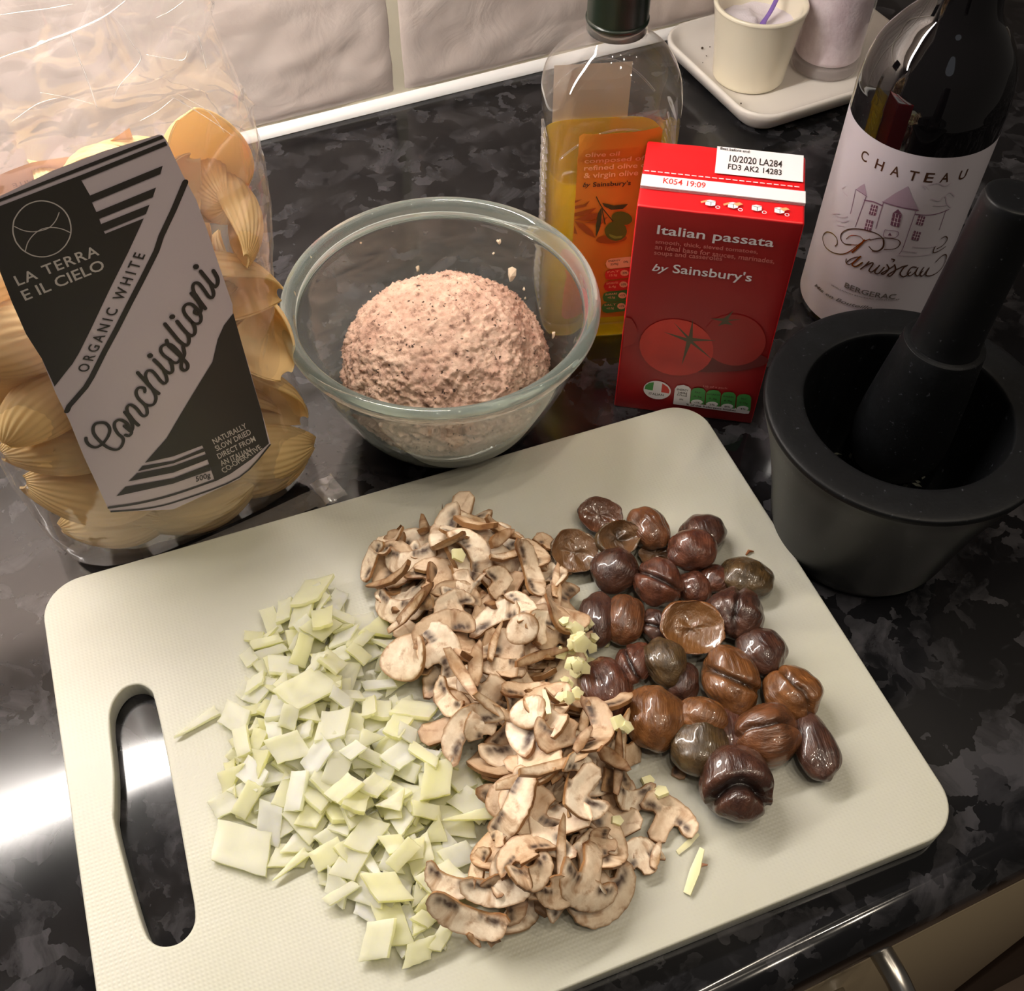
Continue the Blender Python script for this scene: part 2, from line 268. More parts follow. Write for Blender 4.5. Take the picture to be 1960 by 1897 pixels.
ART={'BAG_OUT':[(-35.9,47.5),(-10.4,32.6),(22.7,34.7),(41.3,49.3),(41.0,75.6),(40.6,106.8),(38.8,127.0),(40.7,137.7),(39.5,159.1),(38.5,178.6),(37.6,190.9),(35.2,203.1),(33.1,217.5),(32.3,219.9),(31.1,220.6),(11.9,220.7),(-6.3,219.3),(-24.7,216.0),(-34.5,214.0),(-34.5,206),(-34.0,190),(-34.0,175),(-34.9,187.8),(-35.7,173.6),(-36.0,158.2),(-34.7,144.8),(-35.5,125.9),(-35.3,109.3),(-36.2,87.7),(-36.3,67.6),(-36.4,51.3)],
'BAG':[('poly', 0, [(-34.2, 212.6), (-25.0, 215.1), (3.7, 217.7), (32.0, 220.0), (32.5, 218.7), (3.3, 216.3), (-25.4, 214.0), (-34.2, 210.8)]),
('poly', 0, [(-34.2, 208.2), (-26.0, 212.5), (2.7, 214.6), (32.6, 217.4), (32.9, 215.7), (1.6, 212.6), (2.6, 205.9), (29.4, 208.5), (27.8, 205.6), (2.4, 203.1), (2.7, 198.8), (25.0, 200.9), (22.9, 197.5), (2.8, 195.8), (2.8, 193.5), (21.0, 194.9), (18.8, 191.7), (2.8, 190.3), (3.0, 189.1), (17.6, 190.2), (8.9, 178.8), (-2.3, 165.1), (-14.3, 149.8), (-21.5, 141.0), (-25.4, 136.9), (-27.7, 135.1), (-34.8, 129.3), (-34.7, 144.8), (-36.0, 158.2), (-35.7, 173.6), (-34.9, 187.8), (-34.2, 190)]),
('line', 0, 2.3, [(35.5, 199.3), (28.7, 189.6), (21.7, 180.5), (18.4, 174.9), (10.4, 164.9), (2.7, 155.6), (-5.4, 145.6), (-12.6, 137.2), (-20.7, 127.1), (-24.3, 123.3), (-28.9, 119.9), (-33.0, 116.9), (-34.6, 114.7)]),
('poly', 0, [(40.1, 133.2), (35.1, 128.8), (31.1, 122.8), (26.4, 111.9), (18.7, 103.2), (5.8, 88.3), (-2.0, 79.0), (-14.3, 69.5), (-2.0, 66.5), (11.3, 66.1), (11.6, 63.8), (11.7, 39.7), (19.6, 40.6), (30.8, 44.7), (40.6, 50.3), (41.0, 73.2), (40.5, 98.3)]),
('poly', 0, [(-18.4, 66.1), (-15.7, 68.2), (-2.6, 63.8), (11.5, 64.1), (11.9, 61.8), (-3.0, 62.2)]),
('poly', 0, [(-23.8, 62.2), (-19.1, 65.1), (-3.4, 60.6), (11.8, 59.8), (11.9, 56.0), (-4.5, 56.5)]),
('poly', 0, [(-31.1, 56.1), (-25.9, 59.7), (-5.3, 53.0), (11.7, 52.6), (11.5, 48.2), (-6.2, 49.5)]),
('line', 0, 1.4, [(-35.9, 50.9), (-23.5, 46.0), (-8.0, 42.4), (11.9, 40.6)]),
('line', 0, 1.0, [(-35.7, 47.8), (-20.9, 40.3), (-5.2, 36.6), (23.0, 35.9), (40.9, 49.1)]),
('text', 1, 'LA TERRA', (-31.4, 179.7), (-1.3, 181.3), (-31.1, 184.3), {'sp': 1.15}),
('text', 1, 'E IL CIELO', (-31.3, 172.6), (-1.1, 174.6), (-31.3, 177.4), {}),
('text', 0, 'ORGANIC WHITE', (-21.5, 130.3), (14.1, 174.8), (-24.2, 134.0), {'sp': 1.5}),
('text', 0, '500g', (3.5, 44.6), (10.4, 43.7), (3.5, 48.3), {}),
('text', 1, 'NATURALLY', (16.6, 63.9), (32.9, 65.9), (16.4, 67.6), {}),
('text', 1, 'SLOW DRIED', (16.7, 58.9), (34.0, 61.0), (16.6, 62.7), {}),
('text', 1, 'DIRECT FROM', (16.5, 53.4), (35.1, 55.5), (16.4, 57.2), {}),
('text', 1, 'AN ITALIAN', (16.7, 48.0), (31.7, 49.3), (16.6, 51.9), {}),
('text', 1, 'CO-OPERATIVE', (16.8, 42.7), (37.0, 48.7), (16.6, 46.7), {}),
('line', 1, 0.45, [(-7.4, 195.4), (-8.0, 193.8), (-8.9, 192.2), (-10.0, 190.9), (-11.2, 189.7), (-12.6, 188.8), (-14.0, 188.1), (-15.5, 187.7), (-17.1, 187.6), (-18.6, 187.7), (-20.1, 188.2), (-21.4, 188.9), (-22.7, 189.9), (-23.7, 191.1), (-24.6, 192.5), (-25.3, 194.0), (-25.7, 195.7), (-26.0, 197.4), (-25.9, 199.2), (-25.7, 200.9), (-25.2, 202.6), (-24.5, 204.2), (-23.7, 205.7), (-22.6, 206.9), (-21.4, 208.0), (-20.1, 208.9), (-18.7, 209.6), (-17.3, 210.0), (-15.8, 210.1), (-14.3, 210.0), (-12.9, 209.6), (-11.6, 208.9), (-10.4, 208.0), (-9.3, 206.9), (-8.4, 205.6), (-7.6, 204.1), (-7.1, 202.5), (-6.8, 200.7), (-6.8, 199.0), (-7.0, 197.2), (-7.4, 195.4)]),
('line', 1, 0.35, [(-24.4, 192.6), (-22.5, 195.6), (-19.7, 197.9), (-16.6, 199.0), (-13.4, 198.5), (-10.3, 196.6), (-8.1, 194.1)]),
('line', 1, 0.35, [(-24.4, 203.3), (-22.3, 200.8), (-19.6, 199.1), (-16.5, 198.5), (-13.7, 198.8), (-11.0, 200.7), (-9.1, 203.2)]),
('line', 0, 1.45, [(-32.3, 96.8), (-32.7, 94.6), (-32.1, 91.7), (-30.4, 89.6), (-28.0, 89.7), (-25.0, 91.9), (-22.8, 94.9), (-22.1, 97.9), (-22.9, 100.8), (-24.8, 102.2), (-26.8, 102.4), (-28.3, 100.1), (-28.7, 96.8), (-27.8, 92.1), (-26.3, 87.6), (-24.3, 84.6), (-22.4, 83.6), (-20.4, 84.8), (-18.9, 87.5), (-19.0, 89.8), (-19.9, 92.4), (-20.2, 96.2), (-19.5, 98.9), (-18.0, 99.8), (-16.4, 99.0), (-15.0, 96.3), (-14.7, 93.0), (-14.6, 90.1), (-16.1, 88.8), (-17.4, 90.1)]),
('line', 0, 1.45, [(-16.4, 95.4), (-15.5, 92.7), (-14.6, 90.8), (-13.3, 92.9), (-13.1, 96.3), (-13.5, 100.0), (-14.1, 102.8)]),
('line', 0, 1.6, [(-14.1, 102.8), (-13.1, 101.2), (-12.0, 95.7), (-10.9, 92.6)]),
('line', 0, 1.45, [(-13.1, 101.2), (-12.7, 104.4), (-11.4, 105.7), (-10.1, 104.6), (-9.0, 101.7), (-8.2, 97.7), (-7.1, 96.4), (-5.9, 97.2), (-5.3, 100.3), (-5.7, 103.3), (-7.0, 107.4), (-7.0, 110.7), (-6.0, 112.5), (-4.6, 112.7), (-3.3, 111.4), (-3.6, 109.5)]),
('line', 0, 1.45, [(-5.7, 103.3), (-4.3, 101.5), (-2.2, 101.0), (-0.5, 103.2), (-0.1, 106.4), (-0.7, 111.4), (-2.1, 116.7)]),
('line', 0, 1.6, [(-3.6, 121.0), (-2.0, 115.3), (-0.3, 109.5), (1.4, 105.7)]),
('line', 0, 1.45, [(-1.3, 114.3), (-1.2, 117.5), (0.1, 119.8), (1.8, 119.2), (2.9, 116.1), (3.8, 112.3), (4.9, 110.1), (6.3, 111.0), (6.6, 114.1), (6.4, 116.8)]),
('line', 0, 1.6, [(4.2, 124.4), (5.5, 120.8), (6.8, 116.6), (8.4, 114.5), (9.7, 115.1), (10.2, 118.1), (10.1, 121.4)]),
('line', 0, 1.45, [(10.1, 121.4), (11.2, 119.2), (12.9, 118.6), (14.9, 120.9), (14.3, 124.3), (12.6, 128.6), (10.6, 129.9), (8.7, 129.6), (7.9, 127.5), (8.4, 124.8), (10.1, 121.4)]),
('line', 0, 1.6, [(11.4, 131.9), (11.5, 128.9), (13.4, 124.2), (15.1, 119.5), (16.3, 115.7), (15.7, 113.3), (14.2, 113.1), (13.5, 115.1), (14.6, 118.5), (16.4, 121.4), (16.8, 125.6)]),
('line', 0, 1.6, [(12.8, 140.2), (14.5, 134.2), (16.0, 129.2), (17.6, 126.2), (18.9, 125.8), (19.9, 127.9), (20.1, 130.9)]),
('line', 0, 1.6, [(17.6, 139.4), (18.8, 135.1), (20.2, 131.1), (21.7, 129.5), (23.1, 130.6), (23.6, 133.5), (23.2, 136.1)]),
('line', 0, 1.45, [(23.2, 136.1), (24.3, 134.7), (26.2, 134.7), (27.2, 137.2), (26.9, 140.7), (25.3, 144.7), (23.3, 145.9), (21.6, 144.6), (21.4, 141.8), (22.4, 138.3), (23.2, 136.1)]),
('line', 0, 1.45, [(26.0, 142.0), (25.2, 140.6), (26.7, 139.0), (28.0, 140.5), (28.2, 143.3), (27.2, 147.3), (26.2, 150.4)]),
('line', 0, 1.6, [(26.2, 150.4), (27.3, 149.6), (28.5, 144.9), (29.8, 140.5)]),
('line', 0, 1.45, [(27.3, 149.6), (27.4, 152.9), (28.5, 154.5), (30.1, 153.5), (31.4, 149.5), (32.4, 145.8), (33.6, 144.7), (34.6, 146.3), (34.6, 149.2), (34.4, 151.6)]),
('line', 0, 1.6, [(32.0, 159.1), (33.2, 155.5), (34.6, 151.5), (36.0, 149.4), (37.3, 150.9), (37.6, 153.6), (36.8, 157.3)]),
('line', 0, 2.3, [(30.7, 162.0), (30.9, 161.7)]),
('line', 0, 2.3, [(16.3, 142.5), (16.5, 142.2)]),
('line', 0, 2.3, [(3.2, 127.4), (3.4, 127.0)])],
'CARTON':[('text', 1, 'Italian passata', (10.4, 119.9), (63.0, 119.9), (10.2, 125.0), {}),
('text', 2, 'smooth, thick, sieved tomatoes,', (10.3, 114.4), (56.9, 115.1), (10.3, 116.1), {}),
('text', 2, 'an ideal base for sauces, marinades,', (10.4, 111.1), (65.2, 110.6), (10.3, 113.2), {}),
('text', 2, 'soups and casseroles', (10.4, 107.8), (41.7, 108.7), (10.4, 109.8), {}),
('text', 1, 'by', (10.4, 98.1), (18.2, 98.3), (10.5, 102.5), {'shear': 0.35}),
('text', 1, "Sainsbury's", (20.1, 98.3), (56.9, 98.4), (19.9, 103.5), {}),
('poly', 5, [(74.2, 49.1), (73.8, 47.2), (72.1, 45.1), (69.1, 43.0), (64.8, 40.9), (59.7, 39.0), (53.8, 37.3), (47.5, 35.9), (41.1, 35.0), (34.9, 34.5), (29.3, 34.5), (24.5, 35.0), (20.9, 36.0), (18.6, 37.4), (17.6, 39.1), (18.2, 41.0), (20.1, 43.2), (23.4, 45.3), (27.7, 47.4), (33.0, 49.3), (38.9, 50.9), (45.1, 52.2), (51.3, 53.0), (57.3, 53.5), (62.7, 53.4), (67.3, 53.0), (70.8, 52.0), (73.2, 50.7)]),
('poly', 3, [(0.4, 66.3), (3.5, 66.2), (6.3, 61.6), (7.8, 55.0), (6.3, 49.0), (1.1, 45.7)]),
('poly', 3, [(70.6, 60.7), (70.6, 56.8), (69.9, 53.1), (68.4, 49.7), (66.3, 46.8), (63.5, 44.6), (60.3, 43.1), (56.9, 42.5), (53.4, 42.9), (49.9, 44.1), (46.8, 46.2), (44.1, 48.9), (42.0, 52.2), (40.6, 55.9), (40.0, 59.8), (40.1, 63.6), (41.0, 67.3), (42.5, 70.5), (44.7, 73.2), (47.4, 75.3), (50.5, 76.6), (53.8, 77.1), (57.2, 76.8), (60.4, 75.6), (63.5, 73.7), (66.1, 71.2), (68.2, 68.0), (69.8, 64.5)]),
('poly', 4, [(46.5, 49.7), (46.2, 45.3), (45.0, 41.1), (42.9, 37.4), (40.0, 34.3), (36.4, 32.0), (32.4, 30.6), (28.2, 30.2), (23.9, 30.9), (19.9, 32.6), (16.2, 35.1), (13.2, 38.5), (11.0, 42.4), (9.6, 46.7), (9.2, 51.1), (9.7, 55.4), (11.2, 59.4), (13.4, 62.9), (16.3, 65.8), (19.8, 67.9), (23.6, 69.1), (27.6, 69.4), (31.7, 68.8), (35.5, 67.3), (39.0, 64.9), (42.0, 61.8), (44.3, 58.1), (45.8, 54.0)]),
('poly', 6, [(33.4, 71.1), (35.0, 58.2), (46.6, 58.4), (35.5, 55.9), (47.5, 44.4), (34.6, 54.3), (32.0, 38.0), (32.3, 55.2), (20.1, 60.0), (32.1, 57.6), (24.2, 67.4), (32.9, 58.8)]),
('poly', 6, [(51.8, 79.5), (50.1, 73.1), (56.6, 74.4), (50.4, 72.1), (52.9, 69.9), (49.3, 70.1), (46.0, 68.2), (47.6, 71.6), (41.3, 72.4), (48.0, 73.6)]),
('poly', 1, [(28.9, 17.6), (28.8, 16.0), (28.3, 14.6), (27.4, 13.3), (26.3, 12.2), (24.9, 11.3), (23.4, 10.9), (21.8, 10.7), (20.1, 10.9), (18.6, 11.5), (17.2, 12.3), (16.1, 13.5), (15.2, 14.8), (14.6, 16.3), (14.5, 17.9), (14.6, 19.4), (15.2, 20.9), (16.0, 22.2), (17.1, 23.2), (18.5, 24.0), (20.0, 24.5), (21.6, 24.6), (23.2, 24.4), (24.7, 23.9), (26.1, 23.0), (27.2, 21.9), (28.1, 20.6), (28.7, 19.1)]),
('poly', 7, [(19.4, 23.4), (19.4, 17.0), (15.0, 17.3), (15.3, 20.2), (17.0, 22.4)]),
('poly', 8, [(23.8, 23.3), (23.9, 16.5), (28.1, 16.3), (28.1, 18.6), (26.8, 21.1)]),
('text', 0, 'ITALIAN', (17.7, 13.6), (25.5, 13.7), (17.6, 15.3), {}),
('poly', 1, [(31.1, 11.7), (30.7, 20.3), (31.6, 22.9), (34.8, 24.1), (37.4, 23.4), (38.9, 21.8), (39.7, 10.8), (70.1, 11.9), (71.4, 10.6), (71.3, 8.7), (69.1, 8.2), (31.2, 8.6)]),
('poly', 7, [(39.8, 11.5), (39.3, 20.4), (40.2, 22.5), (42.6, 23.5), (45.2, 23.2), (46.7, 21.5), (47.5, 11.3)]),
('poly', 1, [(46.4, 13.0), (46.2, 12.1), (45.4, 11.3), (44.2, 10.7), (42.9, 10.4), (41.6, 10.5), (40.6, 11.1), (40.2, 11.9), (40.4, 12.8), (41.1, 13.6), (42.3, 14.2), (43.7, 14.5), (45.0, 14.3), (45.9, 13.8)]),
('text', 0, '-1%', (41.9, 11.4), (44.9, 11.5), (41.8, 12.7), {}),
('text', 0, 'FAT', (41.3, 19.4), (44.3, 19.1), (41.1, 20.6), {}),
('text', 0, '0.3g', (41.1, 16.1), (45.3, 16.1), (40.9, 17.3), {}),
('poly', 7, [(47.9, 11.4), (47.2, 20.3), (48.2, 22.4), (50.5, 23.3), (53.1, 23.1), (54.6, 21.3), (55.5, 11.2)]),
('poly', 1, [(54.4, 12.9), (54.2, 12.0), (53.5, 11.2), (52.3, 10.6), (50.9, 10.3), (49.6, 10.4), (48.7, 11.0), (48.2, 11.8), (48.4, 12.7), (49.2, 13.5), (50.4, 14.1), (51.7, 14.4), (53.0, 14.2), (54.0, 13.7)]),
('text', 0, '2%', (50.0, 11.3), (52.9, 11.4), (49.9, 12.6), {}),
('text', 0, 'SATURATES', (47.8, 19.0), (54.3, 19.4), (47.6, 20.2), {}),
('text', 0, '0.3g', (49.1, 16.0), (53.3, 16.0), (48.9, 17.2), {}),
('poly', 7, [(55.9, 11.3), (55.2, 20.2), (56.1, 22.3), (58.5, 23.2), (61.0, 23.0), (62.5, 21.2), (63.5, 11.1)]),
('poly', 1, [(62.4, 12.8), (62.3, 11.9), (61.5, 11.1), (60.3, 10.5), (59.0, 10.2), (57.7, 10.3), (56.7, 10.9), (56.3, 11.6), (56.5, 12.6), (57.2, 13.4), (58.4, 14.0), (59.7, 14.3), (61.0, 14.1), (62.0, 13.6)]),
('text', 0, '8%', (58.0, 11.2), (61.0, 11.3), (57.9, 12.5), {}),
('text', 0, 'SUGARS', (56.2, 19.0), (61.6, 19.1), (56.0, 20.2), {}),
('text', 0, '6.9g', (57.1, 15.9), (61.3, 15.9), (56.9, 17.1), {}),
('poly', 7, [(64.1, 11.2), (63.2, 20.1), (64.1, 22.2), (66.5, 23.1), (69.0, 22.9), (70.5, 21.1), (71.7, 11.1)]),
('poly', 1, [(70.5, 12.7), (70.4, 11.8), (69.6, 11.0), (68.5, 10.4), (67.1, 10.1), (65.8, 10.3), (64.9, 10.8), (64.4, 11.6), (64.6, 12.5), (65.3, 13.3), (66.5, 13.9), (67.8, 14.2), (69.1, 14.0), (70.1, 13.5)]),
('text', 0, '4%', (66.2, 11.1), (69.1, 11.2), (66.0, 12.4), {}),
('text', 0, 'SALT', (65.3, 19.1), (68.2, 18.8), (65.1, 20.3), {}),
('text', 0, '0.15g', (65.2, 15.8), (69.4, 15.8), (65.0, 17.0), {}),
('text', 0, 'ENERGY', (31.8, 19.6), (37.9, 19.8), (31.7, 21.0), {}),
('text', 0, '240kJ', (32.5, 17.3), (37.4, 17.4), (32.4, 18.8), {}),
('text', 0, '57kcal', (32.3, 15.6), (37.6, 15.6), (32.2, 16.9), {}),
('text', 0, '3%', (34.0, 12.4), (36.1, 12.5), (33.9, 13.6), {}),
('text', 0, '% of the Reference Intakes', (38.0, 9.2), (64.3, 9.2), (37.9, 10.6), {}),
('text', 2, '1/6 of a pack', (45.0, 24.5), (57.5, 25.2), (44.8, 26.0), {})],
'TOP':[('text', 0, 'Best before end:', (34.3, 46.3), (48.2, 45.9), (34.4, 48.4), {}),
('text', 0, '10/2020 LA284', (38.9, 37.9), (63.1, 37.4), (39.1, 43.0), {}),
('text', 0, 'FD3 AK2 14283', (38.5, 32.0), (63.0, 31.6), (38.5, 36.2), {}),
('text', 8, 'K054 19:09', (10.0, 15.8), (29.2, 15.5), (10.0, 20.2), {})],
'WINE':[('text', 0, 'C', (-24.6, 112.0), (-20.2, 112.0), (-24.6, 117.6), {}),
('text', 0, 'H', (-15.2, 112.0), (-10.8, 112.0), (-15.2, 117.6), {}),
('text', 0, 'A', (-6.8, 112.0), (-2.4, 112.0), (-6.8, 117.6), {}),
('text', 0, 'T', (2.1, 112.0), (6.5, 112.0), (2.1, 117.6), {}),
('text', 0, 'E', (9.6, 112.0), (14.0, 112.0), (9.6, 117.6), {}),
('text', 0, 'A', (17.5, 112.0), (21.9, 112.0), (17.5, 117.6), {}),
('text', 0, 'U', (27.1, 112.0), (31.5, 112.0), (27.1, 117.6), {}),
('poly', 4, [(-21.5, 95.2), (-19.9, 98.1), (-17.8, 101.0), (-14.2, 95.0), (-17.7, 95.3)]),
('line', 3, 0.35, [(-21.5, 95.2), (-17.7, 95.3), (-14.2, 95.0)]),
('poly', 4, [(-5.8, 96.2), (-1.3, 103.0), (3.4, 108.5), (7.0, 102.8), (12.1, 95.7), (2.1, 96.0)]),
('line', 3, 0.5, [(-5.9, 95.9), (2.1, 95.8), (12.2, 95.1)]),
('line', 3, 0.7, [(-15.1, 92.5), (-10.0, 94.0), (-5.4, 93.8)]),
('line', 3, 0.5, [(11.3, 92.7), (17.1, 92.3), (21.9, 92.4), (28.8, 93.9)]),
('line', 3, 0.3, [(-21.7, 94.9), (-21.0, 88.1), (-20.5, 80.7)]),
('line', 3, 0.3, [(-14.8, 94.4), (-15.1, 87.0), (-15.6, 75.2)]),
('line', 3, 0.3, [(-5.4, 95.5), (-5.2, 87.7), (-4.9, 79.5)]),
('line', 3, 0.3, [(11.2, 94.8), (11.3, 83.0), (11.4, 70.9), (10.6, 67.0)]),
('line', 3, 0.3, [(27.1, 94.0), (27.4, 88.7), (27.8, 81.4)]),
('poly', 5, [(-10.8, 92.2), (-7.4, 92.8), (-7.2, 86.7), (-10.6, 86.1)]),
('line', 1, 0.18, [(-9.7, 92.4), (-9.5, 86.3)]),
('line', 1, 0.18, [(-10.8, 90.2), (-7.3, 90.8)]),
('line', 1, 0.18, [(-8.5, 92.6), (-8.3, 86.5)]),
('line', 1, 0.18, [(-10.7, 88.2), (-7.2, 88.8)]),
('poly', 5, [(-10.8, 82.8), (-7.2, 83.4), (-6.9, 76.9), (-10.5, 76.3)]),
('line', 1, 0.18, [(-9.6, 83.0), (-9.3, 76.5)]),
('line', 1, 0.18, [(-10.7, 80.6), (-7.1, 81.3)]),
('line', 1, 0.18, [(-8.4, 83.2), (-8.1, 76.7)]),
('line', 1, 0.18, [(-10.6, 78.5), (-7.0, 79.1)]),
('poly', 5, [(0.7, 91.6), (5.2, 91.3), (5.9, 83.8), (1.4, 84.1)]),
('line', 1, 0.18, [(2.2, 91.5), (2.9, 84.1)]),
('line', 1, 0.18, [(0.9, 89.1), (5.5, 88.9)]),
('line', 1, 0.18, [(3.7, 91.5), (4.4, 84.0)]),
('line', 1, 0.18, [(1.2, 86.7), (5.7, 86.4)]),
('poly', 5, [(13.3, 92.3), (16.9, 91.3), (17.2, 85.7), (13.5, 86.7)]),
('line', 1, 0.18, [(14.5, 92.0), (14.7, 86.4)]),
('line', 1, 0.18, [(13.4, 90.5), (17.0, 89.4)]),
('line', 1, 0.18, [(15.7, 91.6), (15.9, 86.0)]),
('line', 1, 0.18, [(13.4, 88.6), (17.1, 87.6)]),
('poly', 5, [(13.8, 82.6), (17.7, 81.4), (17.9, 75.9), (13.9, 77.1)]),
('line', 1, 0.18, [(15.1, 82.2), (15.2, 76.8)]),
('line', 1, 0.18, [(13.8, 80.8), (17.8, 79.6)]),
('line', 1, 0.18, [(16.4, 81.8), (16.5, 76.4)]),
('line', 1, 0.18, [(13.9, 79.0), (17.9, 77.8)]),
('poly', 5, [(0.9, 91.9), (2.5, 94.4), (5.3, 91.6)]),
('line', 3, 0.3, [(-0.3, 80.6), (6.1, 81.0), (6.0, 77.4), (0.2, 76.2), (-0.3, 80.6)]),
('poly', 5, [(1.9, 77.7), (2.5, 79.6), (3.8, 77.8)]),
('line', 6, 0.45, [(12.9, 110.7), (16.7, 111.8), (21.1, 109.8), (23.6, 111.1)]),
('line', 6, 0.45, [(16.4, 102.4), (21.1, 100.9), (23.3, 103.4), (26.1, 98.3), (29.5, 95.1)]),
('line', 6, 0.45, [(19.1, 98.2), (22.8, 97.5), (26.4, 97.4)]),
('line', 6, 0.45, [(-30.0, 72.8), (-25.0, 75.2), (-21.7, 78.1)]),
('line', 6, 0.45, [(-28.3, 71.0), (-22.9, 73.6), (-20.4, 76.5)]),
('line', 6, 0.45, [(-26.6, 69.1), (-22.1, 71.4)]),
('line', 6, 0.45, [(-32.7, 72.0), (-27.0, 76.2)]),
('line', 6, 0.45, [(16.3, 72.2), (23.9, 70.8), (30.8, 70.1)]),
('line', 6, 0.45, [(10.3, 66.4), (17.7, 66.0), (28.5, 65.3)]),
('line', 6, 0.45, [(11.3, 69.6), (19.5, 68.3)]),
('line', 6, 0.45, [(-28.8, 88.7), (-25.5, 88.6)]),
('line', 6, 0.45, [(-31.0, 89.5), (-28.7, 92.3)]),
('line', 6, 0.45, [(9.8, 110.5), (12.2, 108.4)]),
('line', 6, 0.45, [(29.0, 102.1), (25.7, 105.2), (23.9, 104.4)]),
('line', 7, 0.55, [(-23.7, 57.1), (-22.9, 59.2), (-24.3, 62.0), (-28.2, 62.3), (-33.0, 59.6), (-35.3, 54.9), (-33.1, 52.1), (-29.1, 51.4), (-23.6, 52.6), (-18.2, 55.4), (-14.9, 58.8), (-12.1, 63.6), (-9.2, 68.9), (-6.0, 72.3)]),
('line', 0, 0.6, [(-14.6, 64.1), (-18.4, 62.3), (-21.5, 63.4), (-22.0, 66.8), (-19.3, 71.1), (-14.3, 74.8), (-8.2, 76.8), (-2.7, 76.7), (0.7, 74.2), (1.6, 70.2), (0.0, 66.9), (-2.8, 66.2), (-5.2, 67.7)]),
('line', 7, 0.4, [(-14.6, 64.1), (-9.7, 66.8), (-8.9, 69.7), (-11.6, 71.4), (-16.2, 69.3), (-18.2, 65.6)]),
('line', 0, 0.9, [(0.7, 74.2), (1.6, 70.2), (0.0, 66.9), (-2.7, 65.9)]),
('line', 0, 0.5, [(-5.8, 71.8), (-1.6, 74.7), (3.7, 76.3), (7.6, 75.9), (9.2, 73.7), (7.7, 70.4), (2.5, 68.6)]),
('line', 7, 0.9, [(-8.6, 70.5), (-10.4, 65.2), (-12.8, 60.0)]),
('line', 0, 0.55, [(-14.8, 54.4), (-14.4, 52.0), (-12.3, 52.0), (-10.3, 55.1), (-8.7, 59.1), (-12.2, 55.9), (-14.1, 52.2)]),
('line', 7, 0.9, [(-7.8, 59.9), (-9.2, 56.9), (-10.8, 52.8), (-8.5, 52.7), (-5.9, 56.6)]),
('line', 0, 0.75, [(-2.8, 58.6), (-4.0, 55.5), (-5.7, 52.2)]),
('line', 0, 0.75, [(-4.3, 54.8), (-1.2, 58.5), (-0.5, 57.5), (-1.4, 53.3), (0.3, 52.7), (2.3, 56.5)]),
('line', 0, 0.75, [(2.9, 58.0), (1.7, 53.1), (3.8, 52.7), (5.5, 57.3)]),
('line', 0, 0.75, [(6.4, 59.4), (8.1, 56.6), (6.6, 53.1), (5.1, 53.1), (8.1, 56.6), (10.2, 59.4)]),
('line', 0, 0.75, [(10.1, 60.0), (11.6, 56.4), (10.2, 52.3), (8.6, 52.8), (11.6, 56.4), (14.7, 59.1)]),
('line', 0, 0.75, [(14.7, 59.1), (17.1, 59.7), (15.4, 58.4), (14.7, 53.9), (17.3, 51.9), (20.0, 54.9)]),
('line', 0, 0.75, [(22.2, 57.9), (19.5, 58.2), (18.6, 54.4), (20.3, 52.3), (22.7, 54.5), (23.3, 57.7), (23.2, 53.2), (25.4, 51.4), (27.3, 54.2)]),
('line', 0, 0.75, [(26.9, 56.8), (26.1, 52.5), (28.5, 50.5), (30.9, 55.6), (30.3, 50.6), (34.3, 48.4), (40.2, 48.1), (44.2, 50.4), (43.8, 55.8), (40.8, 59.8), (37.4, 60.5), (34.3, 58.1)]),
('line', 0, 0.75, [(7.7, 63.5), (9.2, 63.1), (9.0, 62.1)]),
('line', 0, 0.6, [(31.4, 74.9), (33.8, 75.2), (36.4, 72.3), (35.0, 69.2), (31.0, 68.2)]),
('line', 0, 0.6, [(29.1, 70.1), (29.3, 66.3), (32.5, 65.8), (37.4, 66.9)]),
('text', 8, 'BERGERAC', (-11.2, 36.8), (16.9, 36.3), (-11.3, 40.3), {}),
('text', 8, 'APPELLATION BERGERAC CONTROLEE', (-18.9, 33.0), (19.5, 35.4), (-19.0, 33.8), {}),
('text', 8, 'Mis en Bouteille', (-30.1, 23.7), (6.8, 27.6), (-30.1, 26.1), {'shear': 0.4})],
'OIL':[('text', 1, 'olive oil', (-10.3, 126.1), (6.2, 126.0), (-10.2, 128.2), {}),
('text', 1, 'composed of', (-10.4, 122.1), (19.0, 122.0), (-10.4, 124.3), {}),
('text', 1, 'refined olive oil', (-10.3, 117.9), (22.4, 117.8), (-10.2, 120.0), {}),
('text', 1, '& virgin olive oil', (-10.2, 113.4), (22.9, 113.4), (-10.3, 116.6), {}),
('text', 0, 'by', (-10.4, 108.3), (-6.6, 108.2), (-10.3, 111.0), {'shear': 0.35}),
('text', 0, "Sainsbury's", (-5.4, 108.1), (13.5, 107.8), (-5.4, 110.8), {}),
('poly', 3, [(-13.9, 100.1), (-10.2, 100.9), (-13.8, 98.5)]),
('poly', 3, [(-13.7, 96.9), (-9.5, 97.6), (-6.3, 99.8), (-8.1, 96.5), (-13.6, 95.0)]),
('poly', 3, [(-13.7, 92.5), (-7.6, 94.2), (-2.7, 95.2), (-6.1, 91.4), (-13.6, 90.3)]),
('poly', 3, [(-13.5, 88.4), (-7.0, 91.5), (-0.7, 92.1), (-3.1, 87.9), (-9.0, 87.5)]),
('poly', 3, [(-13.5, 87.8), (-8.4, 85.5), (-4.0, 80.7), (-1.9, 75.9), (-7.1, 79.2), (-11.0, 83.5)]),
('poly', 3, [(-8.4, 86.1), (-2.2, 87.8), (3.5, 89.0), (0.7, 84.8)]),
('poly', 3, [(-13.3, 84.8), (-11.4, 79.0), (-13.3, 79.7)]),
